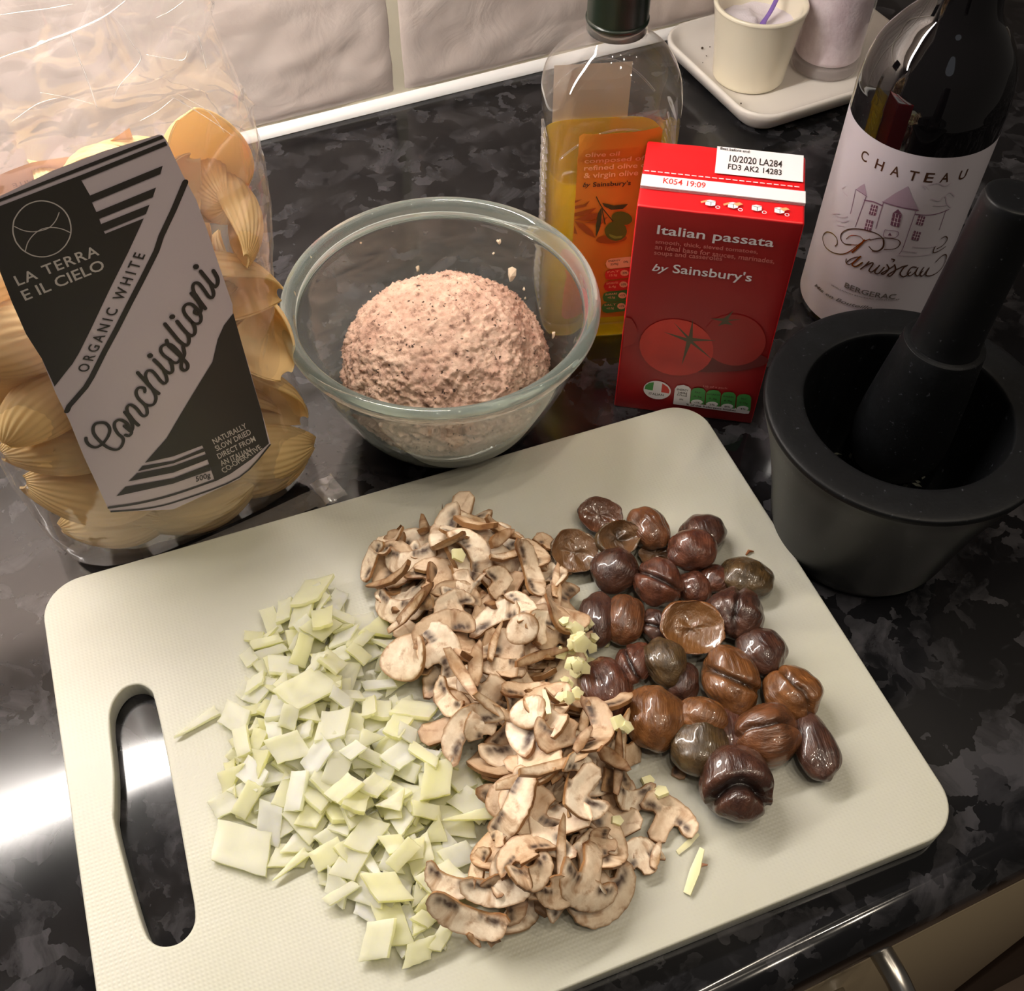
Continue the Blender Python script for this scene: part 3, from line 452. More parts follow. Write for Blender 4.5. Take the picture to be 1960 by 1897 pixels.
('poly', 3, [(14.5, 74.8), (14.3, 74.2), (13.8, 73.5), (13.0, 73.0), (11.8, 72.5), (10.3, 72.1), (8.6, 71.9), (6.8, 71.8), (5.0, 71.8), (3.3, 72.0), (1.8, 72.3), (0.4, 72.7), (-0.6, 73.3), (-1.3, 73.9), (-1.6, 74.5), (-1.4, 75.2), (-0.9, 75.8), (-0.1, 76.4), (1.1, 76.8), (2.6, 77.2), (4.3, 77.4), (6.0, 77.6), (7.8, 77.5), (9.5, 77.3), (11.1, 77.0), (12.4, 76.6), (13.5, 76.1), (14.2, 75.5)]),
('poly', 4, [(-0.0, 98.0), (6.1, 95.9), (13.3, 96.2), (10.8, 93.4), (5.0, 93.3), (1.3, 95.7)]),
('poly', 4, [(-0.3, 95.0), (-1.8, 91.6), (-2.2, 83.9), (-1.6, 76.5), (0.1, 83.1), (0.3, 90.9)]),
('line', 4, 0.5, [(-3.2, 102.0), (-0.3, 95.9), (4.4, 88.9)]),
('line', 4, 0.5, [(0.1, 94.7), (2.5, 84.6)]),
('line', 4, 0.5, [(0.7, 94.1), (6.5, 86.0)]),
('poly', 5, [(16.3, 85.9), (16.1, 85.0), (15.6, 84.3), (14.9, 83.7), (14.0, 83.3), (12.9, 83.2), (11.7, 83.2), (10.5, 83.5), (9.3, 84.0), (8.2, 84.7), (7.3, 85.5), (6.5, 86.4), (5.9, 87.4), (5.6, 88.4), (5.5, 89.3), (5.7, 90.2), (6.2, 90.9), (6.9, 91.4), (7.8, 91.8), (8.8, 91.9), (10.0, 91.9), (11.2, 91.6), (12.4, 91.1), (13.5, 90.5), (14.5, 89.7), (15.3, 88.8), (15.9, 87.8), (16.2, 86.8)]),
('poly', 6, [(14.1, 79.2), (14.1, 77.8), (13.8, 76.5), (13.2, 75.3), (12.3, 74.4), (11.3, 73.7), (10.1, 73.4), (8.8, 73.3), (7.5, 73.6), (6.3, 74.2), (5.1, 75.0), (4.1, 76.1), (3.4, 77.3), (2.8, 78.7), (2.6, 80.1), (2.6, 81.5), (3.0, 82.8), (3.6, 83.9), (4.4, 84.8), (5.4, 85.5), (6.6, 85.8), (7.8, 85.9), (9.1, 85.6), (10.4, 85.1), (11.5, 84.2), (12.5, 83.2), (13.3, 82.0), (13.8, 80.6)]),
('poly', 2, [(4.8, 78.2), (9.1, 76.2), (12.3, 76.5), (11.5, 74.8), (7.8, 74.8), (5.4, 76.5)]),
('poly', 1, [(4.6, 58.3), (5.2, 60.7), (7.2, 61.7), (26.8, 62.4), (28.5, 55.7), (7.7, 54.6), (5.5, 55.6)]),
('poly', 1, [(17.5, 58.5), (17.3, 57.4), (16.5, 56.7), (15.4, 56.5), (14.2, 56.9), (13.3, 57.8), (12.9, 58.8), (13.1, 59.9), (13.9, 60.6), (15.0, 60.8), (16.2, 60.4), (17.1, 59.5)]),
('text', 0, '0%', (14.1, 58.0), (16.7, 58.0), (14.0, 59.5), {}),
('text', 0, 'ENERGY', (6.0, 59.4), (12.3, 59.6), (6.0, 60.6), {}),
('text', 0, '559kJ', (7.3, 57.0), (11.3, 57.2), (7.3, 58.4), {}),
('poly', 8, [(4.6, 50.8), (5.2, 53.2), (7.2, 54.2), (27.0, 54.9), (28.7, 48.0), (7.8, 46.9), (5.5, 47.9)]),
('poly', 1, [(17.6, 50.8), (17.4, 49.8), (16.6, 49.1), (15.5, 48.9), (14.3, 49.3), (13.4, 50.1), (13.0, 51.3), (13.2, 52.3), (14.0, 53.0), (15.1, 53.2), (16.3, 52.8), (17.2, 52.0)]),
('text', 0, '20%', (14.2, 50.4), (16.8, 50.4), (14.1, 51.9), {}),
('text', 1, 'FAT', (6.0, 51.9), (12.4, 52.0), (6.0, 53.1), {}),
('text', 1, '15.2g', (7.3, 49.4), (11.4, 49.5), (7.3, 50.8), {}),
('poly', 8, [(4.6, 42.7), (5.2, 45.1), (7.2, 46.2), (27.3, 46.9), (29.0, 39.9), (7.8, 38.7), (5.6, 39.8)]),
('poly', 1, [(17.7, 42.8), (17.5, 41.7), (16.7, 41.0), (15.6, 40.8), (14.4, 41.2), (13.5, 42.1), (13.1, 43.2), (13.3, 44.3), (14.1, 45.0), (15.2, 45.2), (16.4, 44.8), (17.3, 43.9)]),
('text', 0, '10%', (14.3, 42.3), (16.9, 42.3), (14.2, 43.8), {}),
('text', 1, 'SATURATES', (6.0, 43.8), (12.4, 44.0), (6.0, 45.1), {}),
('text', 1, '2.4g', (7.4, 41.3), (11.4, 41.4), (7.4, 42.8), {}),
('poly', 7, [(4.6, 34.9), (5.1, 37.4), (7.2, 38.5), (27.5, 39.2), (29.2, 32.0), (7.8, 30.9), (5.5, 31.9)]),
('poly', 1, [(17.8, 35.0), (17.6, 33.9), (16.8, 33.1), (15.7, 32.9), (14.5, 33.3), (13.5, 34.2), (13.1, 35.4), (13.4, 36.5), (14.2, 37.2), (15.3, 37.4), (16.5, 37.0), (17.4, 36.1)]),
('text', 0, '<1%', (14.3, 34.5), (17.0, 34.5), (14.3, 36.1), {}),
('text', 1, 'SUGARS', (6.0, 36.0), (12.5, 36.2), (6.0, 37.3), {}),
('text', 1, '<0.5g', (7.4, 33.5), (11.5, 33.6), (7.4, 35.0), {}),
('poly', 7, [(4.6, 27.0), (5.1, 29.6), (7.2, 30.7), (27.7, 31.4), (29.4, 24.0), (7.8, 22.9), (5.5, 24.0)]),
('poly', 1, [(17.9, 27.1), (17.7, 25.9), (16.9, 25.2), (15.8, 25.0), (14.5, 25.4), (13.6, 26.3), (13.2, 27.5), (13.4, 28.6), (14.2, 29.4), (15.4, 29.6), (16.6, 29.2), (17.5, 28.2)]),
('text', 0, '<1%', (14.4, 26.6), (17.1, 26.6), (14.4, 28.2), {}),
('text', 1, 'SALT', (5.9, 28.2), (12.5, 28.3), (5.9, 29.5), {}),
('text', 1, '<0.5g', (7.4, 25.6), (11.5, 25.7), (7.3, 27.1), {})]}
CREASE_GLINT = [(1.3,[(-0.0077,0.2528),(-0.0025,0.2533),(0.0026,0.2536),(0.009,0.2545),(0.0142,0.2551),(0.0201,0.2558),(0.025,0.2568),(0.03,0.2583),(0.0352,0.2605)]),(0.5,[(0.0296,0.257),(0.0318,0.2525),(0.0335,0.2459),(0.0351,0.241),(0.0311,0.2371),(0.0258,0.2335),(0.022,0.2288)]),(0.6,[(0.037,0.2412),(0.0413,0.2389),(0.0485,0.2355),(0.051,0.2383)]),(0.5,[(0.0412,0.224),(0.0473,0.2173),(0.054,0.2093),(0.0598,0.2015)]),(0.6,[(0.0576,0.2545),(0.0566,0.2486),(0.0558,0.2426),(0.056,0.2296),(0.0626,0.218),(0.0714,0.2043),(0.0729,0.1955),(0.0746,0.1832),(0.0743,0.1727),(0.0712,0.168)]),(0.7,[(0.0154,0.2553),(0.0154,0.2481),(0.0159,0.2385),(0.0161,0.2274)]),(0.9,[(0.0537,0.2445),(0.0572,0.2432),(0.0621,0.2443)]),(0.5,[(0.0002,0.2383),(0.0086,0.2337),(0.0154,0.2289)]),(0.4,[(0.0435,0.2522),(0.0486,0.2533),(0.0539,0.2554)]),(0.6,[(0.0716,0.2057),(0.0698,0.1996),(0.0719,0.2034)]),(0.5,[(-0.0028,0.2662),(0.0074,0.2648),(0.0191,0.2636)]),(0.5,[(0.0443,0.2237),(0.0531,0.214),(0.0569,0.204)]),(0.4,[(0.0283,0.2179),(0.0351,0.2198),(0.0423,0.223)]),(0.4,[(-0.012,0.2313),(-0.0027,0.2348),(0.0049,0.2349)])]
# ================================================================== SETTING
WALL_Y = 0.655
# worktop slab with rounded nose, runs along the wall
bm = bmesh.new(); prof = [(WALL_Y, 0.0), (0.068, 0.0)]
for k in range(9):
    a = PI/2+PI/2*k/8; prof.append((0.068+0.014*math.cos(a)-0.0, -0.014+0.014*math.sin(a)))
prof += [(0.054, -0.026)]
for k in range(1, 6):
    a = PI+PI/2*k/5; prof.append((0.064+0.010*math.cos(a), -0.028+0.010*math.sin(a)))
prof += [(WALL_Y, -0.038)]
X0, X1 = -1.3, 1.7; vv = [(x, y, z) for x in (X0, X1) for y, z in prof]; n = len(prof)
ff = [(i, (i+1) % n, n+(i+1) % n, n+i) for i in range(n)]+[tuple(range(n))[::-1], tuple(range(n, 2*n))]
wt = mesh('worktop', vv, ff, M_top); tag(wt, 'glossy black speckled laminate worktop under everything', 'worktop')
for p in wt.data.polygons: p.use_smooth = 2 <= p.index <= 16 and len(p.vertices) == 4

# back wall: plaster behind, tiles with a split-stone face, cream grout, white sealant strip
wall = box('wall_back', -1.3, 1.7, WALL_Y+.012, WALL_Y+.10, -1.0, 1.6, mat('wall_plaster', sr(190, 180, 168), .8)); tag(wall, kind='structure')
grout = box('grout', -1.3, 1.7, WALL_Y+.0058, WALL_Y+.013, .004, .62, M_grout, wall)
def tilemesh(seed, w, h):
    nx, ny = 84, 56; V = []; F = []; off = Vector((seed*3.1, seed*1.7, 0))
    for j in range(ny+1):
        for i in range(nx+1):
            x = w*i/nx; z = h*j/ny; e = min(i, nx-i, j*nx/ny, (ny-j)*nx/ny)/3
            p = Vector((x*26, z*40, 0))+off
            hh = .0016*mnoise.fractal(p, .75, 2.2, 7)*.9+.0020*(abs(mnoise.noise(Vector((x*9+z*5, z*14, 7))+off))) 
            hh = hh*min(1, e)+.001-.0030*max(0, 1-e)**2
            V.append((x, -hh, z))
    for j in range(ny):
        for i in range(nx):
            a = j*(nx+1)+i; F.append((a, a+1, a+nx+2, a+nx+1))
    c = len(V); V += [(0, .006, 0), (w, .006, 0), (w, .006, h), (0, .006, h)]
    bl, br, tr_, tl = 0, nx, (ny+1)*(nx+1)-1, ny*(nx+1)
    F += [tuple([c, c+1]+list(range(nx, -1, -1))), tuple([c+2, c+3]+[tl+i for i in range(nx+1)]), tuple([c+3, c]+[j*(nx+1) for j in range(ny+1)]), tuple([c+1, c+2]+[br+j*(nx+1) for j in range(ny, -1, -1)]), (c+3, c+2, c+1, c)]
    return V, F
TW, TH, TG = 0.33, 0.247, .0026
tm = []
for s in range(3):
    V, F = tilemesh(s+1, TW-TG, TH-TG); me = bpy.data.meshes.new('tile'); me.from_pydata(V, [], F); me.materials.append(M_tile); me.polygons.foreach_set('use_smooth', [len(p.vertices) == 4 for p in me.polygons]); tm.append(me)
k = 0
for row in range(2):
    for i in range(-4, 5):
        o = bpy.data.objects.new('tile', tm[k % 3]); k += 1; COL.objects.link(o); o.parent = wall; o.location = (0.2105+i*TW+TG/2, WALL_Y+.0050, .0062+row*TH)
V = []; F = []; nn = 6
for i in range(2):
    for k in range(nn+1):
        a = PI/2*k/nn; V.append(((X0, X1)[i], WALL_Y+.0068-.0066*math.cos(a), .0003+.0062*math.sin(a)))
for k in range(nn): F.append((k, k+1, nn+2+k, nn+1+k))
V += [(X0, WALL_Y+.008, .0003), (X1, WALL_Y+.008, .0003)]
seal = mesh('sealant', V, F, M_seal, None, True); seal.name = 'trim_1'; tag(seal, kind='structure')

# base cabinet seen past the front edge
cab = empty('base_cabinet', (0.2, .3, -.5), 'cream base cabinet below the worktop front edge', 'cabinet')
def cbox(*a, **k):
    o = box(*a, **k); o.parent = cab; o.location = (-.2, -.3, .5); return o
cbox('carcass', -1.3, 1.7, .095, .60, -.95, -.041, M_cream_door)
cbox('door', -.30, .110, .072, .094, -.86, -.19, M_cream_door, bev=.003)
cbox('drawer_front', -.30, .516, .072, .094, -.186, -.045, M_cream_door, bev=.003)
cbox('door', .114, .516, .072, .094, -.86, -.19, M_cream_door, bev=.003)
cbox('side_panel', .522, 1.7, .068, .094, -.95, -.045, M_darkwood, bev=.002)
def hp(x, y, z): return (x-.2, y-.3, z+.5)
pts = smoothprof([(.238, .072, -.140), (.238, .050, -.142), (.2385, .036, -.155), (.241, .030, -.19), (.243, .032, -.235), (.245, .045, -.252), (.245, .072, -.254)], 6)
V, F = tube([hp(*p) for p in pts], .0062, 14, 1.0); hd = mesh('handle', V, F, M_metal, cab, True); hd['label'] = 'brushed steel bow handle'
floor = box('floor', -1.3, 1.9, -1.4, .66, -1.0, -.951, mat('floor_vinyl', sr(84, 64, 48), .5)); tag(floor, kind='structure')

# wall cabinet with its fluorescent strip above the scene
M_under = mat('cabinet_underside', sr(120, 108, 98), .6); M_wallcab = mat('wall_cabinet_cream', sr(150, 145, 140), .4)
wc = empty('wall_cabinet', (0, .5, .515), 'wall cabinet carrying the strip light above the worktop', 'cabinet')
o = box('carcass', -1.3, 1.7, .36, .655, .472, 1.2, [M_under]); o.parent = wc; o.location = (0, -.5, -.515)
o = box('door', -.9, .9, .338, .358, .462, 1.2, M_wallcab, bev=.002); o.parent = wc; o.location = (0, -.5, -.515)
M_tube = bpy.data.materials.new('fluorescent_tube'); M_tube.use_nodes = True; nt = M_tube.node_tree; nt.nodes.clear()
e = nt.nodes.new('ShaderNodeEmission'); e.inputs[0].default_value = (1, .93, .86, 1); e.inputs[1].default_value = TUBE; out = nt.nodes.new('ShaderNodeOutputMaterial'); nt.links.new(e.outputs[0], out.inputs[0])
sl = empty('strip_light', (-.17, .483, .44), 'slim fluorescent strip light under the wall cabinet', 'light')
def sbox(*a, **k):
    o = box(*a, **k); o.parent = sl; o.location = (.17, -.483, -.44); return o
TX0, TX1 = -.52, .17
sbox('housing', TX0-.02, TX1+.02, .468, .500, .456, .4715, mat('housing_white', sr(200, 200, 200), .5))
V, F = tube([(TX0+.17, 0, 0), (TX1+.17, 0, 0)], .0125, 24); mesh('tube', V, F, M_tube, sl, True)
sbox('light_shield', TX0-.02, TX1+.02, .462, .465, .440, .4715, mat('light_shield_grey', sr(60, 60, 64), .5))  # added front plate, keeps the tube's light off the cabinet underside ahead
# ================================================================== CHOPPING BOARD
BZ = 0.010
BROT = math.radians(-3.3); BC = Vector((0.0762, 0.2105)); BW, BH = .3385, .2475
cu = bpy.data.curves.new('b', 'CURVE'); cu.dimensions = '2D'; cu.fill_mode = 'BOTH'; cu.extrude = .0042; cu.bevel_depth = .0008; cu.bevel_resolution = 2
def spline(pts):
    s = cu.splines.new('POLY'); s.points.add(len(pts)-1)
    for q, p in zip(s.points, pts): q.co = (p[0], p[1], 0, 1)
    s.use_cyclic_u = True
def rrect(w, h, r, n=10):
    out = []
    for cx, cy, a0 in ((w/2-r, h/2-r, 0), (-w/2+r, h/2-r, PI/2), (-w/2+r, -h/2+r, PI), (w/2-r, -h/2+r, 1.5*PI)):
        for k in range(n+1): a = a0+PI/2*k/n; out.append((cx+r*math.cos(a), cy+r*math.sin(a)))
    return out
spline(rrect(BW, BH, .018))
hole = [(-.0718, .259), (-.0700, .268), (-.0660, .2745), (-.0605, .2778), (-.0545, .2768), (-.0505, .2722), (-.0495, .266), (-.0505, .24), (-.0525, .21), (-.0545, .185), (-.0558, .170), (-.0585, .1635), (-.0640, .1602), (-.0700, .1608), (-.0748, .1645), (-.0770, .172), (-.0782, .195), (-.0785, .2175), (-.0770, .2255), (-.0740, .240)]
hole = smoothprof(hole+[hole[0]], 4)[:-1]
cr, sn = math.cos(-BROT), math.sin(-BROT)
hole = [((p[0]-BC.x)*cr-(p[1]-BC.y)*sn, (p[0]-BC.x)*sn+(p[1]-BC.y)*cr) for p in hole]
spline(hole[::-1])
o = bpy.data.objects.new('b', cu); COL.objects.link(o)
me = bpy.data.meshes.new_from_object(o.evaluated_get(bpy.context.evaluated_depsgraph_get())); bpy.data.objects.remove(o)
board = new('chopping_board', me, None, M_board); board.location = (BC.x, BC.y, BZ-.005); board.rotation_euler = (0, 0, BROT)
tag(board, 'large white plastic chopping board with an oblong handle hole', 'chopping board')

# ================================================================== GLASS BOWL
bowl = empty('glass_bowl', (.131, .375, 0), 'clear glass mixing bowl holding a ball of dough', 'bowl')
outer = [(0, .0018), (.026, .0018), (.0295, .0002), (.0335, .0004), (.0375, .003), (.0455, .012), (.0535, .024), (.0605, .039), (.0665, .055), (.0708, .070), (.0722, .0765), (.0722, .0775)]
inner = [(.0692, .0775), (.0684, .0745), (.0672, .070), (.0632, .055), (.0572, .039), (.0500, .0245), (.0410, .013), (.0300, .0072), (.0150, .0056), (0, .0054)]
prof = smoothprof(outer+inner, 4); prof = [(max(r, 0), z) for r, z in prof]
V, F = lathe_vf(prof, 128); mesh('glass_wall', V, F, M_glass, bowl, True)
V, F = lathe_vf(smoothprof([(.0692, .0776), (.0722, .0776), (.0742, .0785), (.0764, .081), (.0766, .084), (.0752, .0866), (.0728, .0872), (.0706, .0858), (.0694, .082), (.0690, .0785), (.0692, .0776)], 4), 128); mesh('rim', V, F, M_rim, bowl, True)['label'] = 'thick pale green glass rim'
# dough
M_dough = mat('dough', sr(196, 158, 138), .8, Subsurface_Weight=.08, Subsurface_Radius=(.004, .002, .001), Subsurface_Scale=1.0)
v = coords(M_dough); d1 = noise(M_dough, v, 170, 5, .65); d2 = noise(M_dough, v, 420, 3, .5); d3 = noise(M_dough, v, 45, 4, .6)
ca = ramp(M_dough, d1, [(.33, sr(128, 98, 82)), (.43, sr(190, 158, 138)), (.68, sr(214, 186, 165))]); cb = ramp(M_dough, d2, [(.30, sr(80, 62, 48)), (.36, (1, 1, 1))])
cc = mixc(M_dough, 1.0, ca, cb, 'MULTIPLY'); cd = ramp(M_dough, d3, [(.3, sr(222, 208, 206)), (.7, (1, 1, 1))]); lk(M_dough, mixc(M_dough, 1.0, cc, cd, 'MULTIPLY'), bsdf(M_dough).inputs['Base Color'])
bump(M_dough, d1, .9, .0016)
bm = bmesh.new(); bmesh.ops.create_icosphere(bm, subdivisions=7, radius=1)
def bowl_inner(z): return np.interp(z, [.0056, .0072, .013, .0245, .039, .055, .072], [.02, .030, .041, .050, .0572, .0632, .0676])
for vt in bm.verts:
    p = vt.co.copy(); q = p*18
    d = .0022*mnoise.fractal(p*3.1+Vector((3, 1, 2)), 1.0, 2.0, 3)+.0014*mnoise.fractal(q, .6, 2.2, 4)+.0008*max(0, mnoise.noise(p*60)-.12)*3
    cr_ = mnoise.noise(Vector((p.x*3, p.y*3, p.z*11))); d -= .0014*max(0, 1-abs(cr_)/.07)*(.5-p.z)*(.5 if p.z > .3 else 1)
    rr_ = 1+d/.05; z = .0425+p.z*.0400*rr_
    if p.z < 0: z = .0425+p.z*.0355*rr_
    r = .0515*math.hypot(p.x, p.y)*rr_; lim = bowl_inner(z)-.0007; s = min(1, lim/max(r, 1e-6)); vt.co = Vector((p.x*.0515*rr_*s, p.y*.0515*rr_*s, z))
dough = bmo('dough_ball', bm, M_dough, None, True); dough.location = (.1312, .3735, 0); tag(dough, 'rough pinkish brown ball of dough inside the glass bowl', 'dough')
# dough shreds stuck to the inner glass wall
M_scrap = mat('dough_scrap', sr(206, 186, 160), .7); rnd = random.Random(4); sm = bmesh.new()
for px, py, s in ((980, 528, 6.5), (800, 515, 2.6), (955, 462, 2.4), (945, 485, 1.3), (1061, 640, 3.2), (562, 562, 2.0), (592, 493, 1.0), (708, 558, .9), (1003, 553, 1.6), (1006, 570, 1.2), (1035, 590, 1.0), (630, 725, 1.6), (690, 465, 1.2)):
    # walk down the sight line to the inner wall
    best = None
    for zz in np.linspace(.084, .02, 90):
        p = at(px, py, zz); r = math.hypot(p.x-.131, p.y-.375); e = abs(r-(bowl_inner(zz) if zz < .072 else .0688))
        if r > .02 and (best is None or e < best[0]) : best = (e, p, r)
    e, p, r = best; a = math.atan2(p.y-.375, p.x-.131); cen = Vector((p.x-.131, p.y-.375, p.z)); nrm = Vector((-math.cos(a), -math.sin(a), .3)).normalized(); t1 = Vector((-math.sin(a), math.cos(a), 0)); t2 = nrm.cross(t1)
    ring = []; k = 9
    for q in range(k):
        an = 2*PI*q/k; rad = s*.0005*rnd.uniform(.5, 1.35); ring.append(cen+t1*math.cos(an)*rad+t2*math.sin(an)*rad*1.4+nrm*.0004)
    bot = [sm.verts.new(x) for x in ring]; tp = sm.verts.new(cen+nrm*(.0009+s*.0001))
    for q in range(k): sm.faces.new((bot[q], bot[(q+1) % k], tp))
o = bmo('dough_scraps', sm, M_scrap, bowl, False); tag(o, 'small dried shreds of dough on the inner glass', kind='stuff')

# ================================================================== PASSATA CARTON
M_red = mat('carton_red', sr(212, 24, 30), .38); M_redf_shade = mat('carton_red_front_shaded', sr(148, 20, 24), .38)  # front gets a darker copy of the red, its shade put into the colour
M_white = mat('print_white', sr(226, 222, 226), .45); M_pink = mat('print_pink', sr(196, 110, 104), .45); M_tom = mat('print_tomato', sr(196, 44, 34), .4); M_tomd = mat('print_tomato_dark', sr(150, 26, 24), .4)
M_shade = mat('print_dark_red', sr(96, 16, 18), .4); M_stalk = mat('print_stalk', sr(84, 74, 52), .5); M_green = mat('print_green', sr(64, 140, 66), .45); M_redp = mat('print_red', sr(206, 52, 44), .45)
v = coords(M_tom, kind='Object'); lk(M_tom, ramp(M_tom, noise(M_tom, v, 40, 2), [(.3, sr(170, 32, 26)), (.7, sr(208, 52, 38))]), bsdf(M_tom).inputs['Base Color'])
CA = math.radians(-33.7); cart = empty('passata_carton', (.2163, .3456, 0), 'red passata carton with tomatoes standing before the oil bottle', 'carton', CA)
bm = bmesh.new(); bmesh.ops.create_cube(bm, size=1)
for q in bm.verts: q.co = Vector(((q.co.x+.5)*.0741, (q.co.y+.5)*.0495, (q.co.z+.5)*.134))
bmesh.ops.bevel(bm, geom=bm.edges[:], offset=.0011, segments=3, profile=.5, affect='EDGES')
bmesh.ops.subdivide_edges(bm, edges=[e for e in bm.edges if e.calc_length() > .03], cuts=10, use_grid_fill=True)
for q in bm.verts:   # card face bellies a little
    if .01 < q.co.x < .064 and q.co.y < .002: q.co.y -= .0003*math.sin(PI*q.co.x/.0741)*math.sin(PI*q.co.z/.134)
    if q.co.z > .133: q.co.z += .0006*mnoise.noise(q.co*60)
body = bmo('box_body', bm, [M_red, M_redf_shade], cart, True)
for p in body.data.polygons:
    if p.normal.y < -.8: p.material_index = 1
V = [(.0001, .0125, .1340), (.0740, .0125, .1340), (.0740, .0125, .1356), (.0001, .0125, .1356), (.0001, .0215, .1340), (.0740, .0215, .1340), (.0740, .0215, .1352), (.0001, .0215, .1352)]
F = [(0, 1, 2, 3), (7, 6, 5, 4), (3, 2, 6, 7), (0, 4, 5, 1), (1, 5, 6, 2), (4, 0, 3, 7)]
mesh('seam_flap', V, F, M_white, cart)['label'] = 'white folded seam strip across the carton top'
printart('front_print', ART['CARTON'], [M_ink, M_white, M_pink, M_tomd, M_tom, M_shade, M_stalk, M_green, M_redp], lambda x, z, d: (x, -.00045-d, z), cart, L=0)
ops = [('poly', 1, [(32.8, 28.2), (72.8, 28.4), (72.9, 48.6), (32.8, 48.8)])]+[('poly', 1, [(x, 24.1), (x+2.2, 24.1), (x+2.2, 24.7), (x, 24.7)]) for x in np.arange(.8, 72, 3.1)]
ops += [('line', 9, .3, [(.5, 12.2), (73.6, 12.2)])]
top_txt = ART['TOP'][:3]
for i, x in enumerate((30, 40, 50.5, 60.5)):      # opening pictograms
    ops += [('poly', 1, [(x, 4.2), (x+2.6, 3.7), (x+4.4, 4.6), (x+4.4, 7.6), (x+2, 8.2), (x, 7.4)]), ('line', 9, .25, [(x, 7.0), (x+2.4, 6.6), (x+4.4, 7.3)]), ('line', 9, .25, [(x+2.4, 6.6), (x+2.5, 4.0)]),
            ('line', 1, .35, [(x+5.6+.9*math.cos(t), 3.4+.9*math.sin(t)) for t in np.linspace(0, 6.28, 9)])]
    if i in (1, 3): ops.append(('poly', 10, [(x+2.2, 7.2), (x+5.0, 8.6), (x+6.6, 7.4), (x+4.0, 5.6)])); 
    if i in (0, 1): ops.append(('poly', 10, [(x-2.2, 6.2), (x+.4, 7.8), (x+.6, 6.6), (x-1.8, 5.0)]))
M_skin = mat('print_peach', sr(232, 160, 110), .5)
TPM = [M_ink, M_white, M_pink, M_tomd, M_tom, M_shade, M_stalk, M_green, M_redp, M_ink, M_skin]
printart('top_print', ops+top_txt, TPM, lambda x, y, d: (x, y, .1349+d), cart, L=0)
printart('seam_print', [ART['TOP'][3]], TPM, lambda x, y, d: (x, y, .1356-(y-.0125)/.009*.0004+d), cart, L=0)

# ================================================================== WINE BOTTLE
WX, WY = .388, .361; wine = empty('wine_bottle', (WX, WY, 0), 'dark red wine bottle with white château label, right rear', 'bottle')
M_wineg = mat('dark_glass', (.003, .0025, .003), .03, Coat_Weight=.6, Coat_Roughness=.02)
prof = smoothprof([(0, .004), (.02, .003), (.031, .0003), (.0350, .001), (.0368, .004), (.037, .010), (.037, .05), (.037, .10), (.037, .135), (.0366, .143), (.0352, .152), (.0318, .162), (.026, .171), (.0200, .179), (.0170, .188), (.0155, .200), (.0148, .215), (.0142, .24), (.0140, .262)], 5)
lathe('glass_body', [(max(r, 0), z) for r, z in prof], M_wineg, wine, 128)
lathe('foil_capsule', smoothprof([(.0146, .2), (.0158, .2005), (.0154, .24), (.0150, .285), (.0156, .286), (.0156, .296), (.014, .299), (0, .2995)], 3)[6:], mat('foil_capsule', sr(22, 18, 20), .35), wine, 48)
nl = Vector((-WX, -WY)).normalized(); rt = Vector((-nl.y, nl.x)); a0 = math.atan2(nl.y, nl.x)
def wsurf(u, z, d): a = a0+u/.0372; R = .03712+d; return (R*math.cos(a), R*math.sin(a), z)
V = []; F = []; nu = 96; zs = [.0075, .012]+[.012+.0138*k for k in range(1, 9)]
zs = [.0075+(.126-.0075)*k/10 for k in range(11)]
for z in zs:
    for i in range(nu+1): u = (-62+124*i/nu)/1000; V.append(wsurf(u, z, 0))
for j in range(10):
    for i in range(nu): a = j*(nu+1)+i; F.append((a, a+1, a+nu+2, a+nu+1))
M_wl = mat('wine_label_paper', sr(182, 176, 184), .5)
lab = mesh('label', V, F, M_wl, wine, True); lab['label'] = 'white paper label with a château drawing'
M_gold = mat('gold_foil_ink', sr(190, 140, 40), .25, .9); M_bronze = mat('bronze_ink', sr(84, 56, 40), .3, .4); M_lilac = mat('lilac_ink', sr(116, 80, 104), .5); M_lilacp = mat('lilac_wash', sr(156, 136, 152), .5); M_lilacd = mat('lilac_dark', sr(104, 66, 86), .5); M_lil2 = mat('lilac_pale', sr(176, 162, 174), .5); M_grey = mat('grey_ink', sr(92, 84, 80), .5)
printart('lettering', ART['WINE'], [M_bronze, M_white, M_white, M_lilac, M_lilacp, M_lilacd, M_lil2, M_gold, M_grey], wsurf, lab, L=3.0)

# ================================================================== OLIVE OIL BOTTLE
OX, OY = .2409, .4200; OA = math.radians(-18); oilb = empty('oil_bottle', (OX, OY, 0), 'half full clear olive oil bottle with orange label', 'bottle', OA)
def sesec(hw, hd, n, k=96, cx=0, cy=0):
    out = []
    for i in range(k):
        t = 2*PI*i/k; c, s = math.cos(t), math.sin(t); out.append((cx+hw*math.copysign(abs(c)**(2/n), c), cy+hd*math.copysign(abs(s)**(2/n), s)))
    return out
def loft(name, secs, mt, parent, cap=True, smooth=True):
    V = []; F = []; k = len(secs[0][0])
    for s, z in secs:
        for p in s: V.append((p[0], p[1], z))
    for j in range(len(secs)-1):
        for i in range(k): F.append((j*k+i, j*k+(i+1) % k, (j+1)*k+(i+1) % k, (j+1)*k+i))
    if cap: F.append(tuple(range(k))[::-1]); F.append(tuple((len(secs)-1)*k+i for i in range(k)))
    return mesh(name, V, F, mt, parent, smooth)
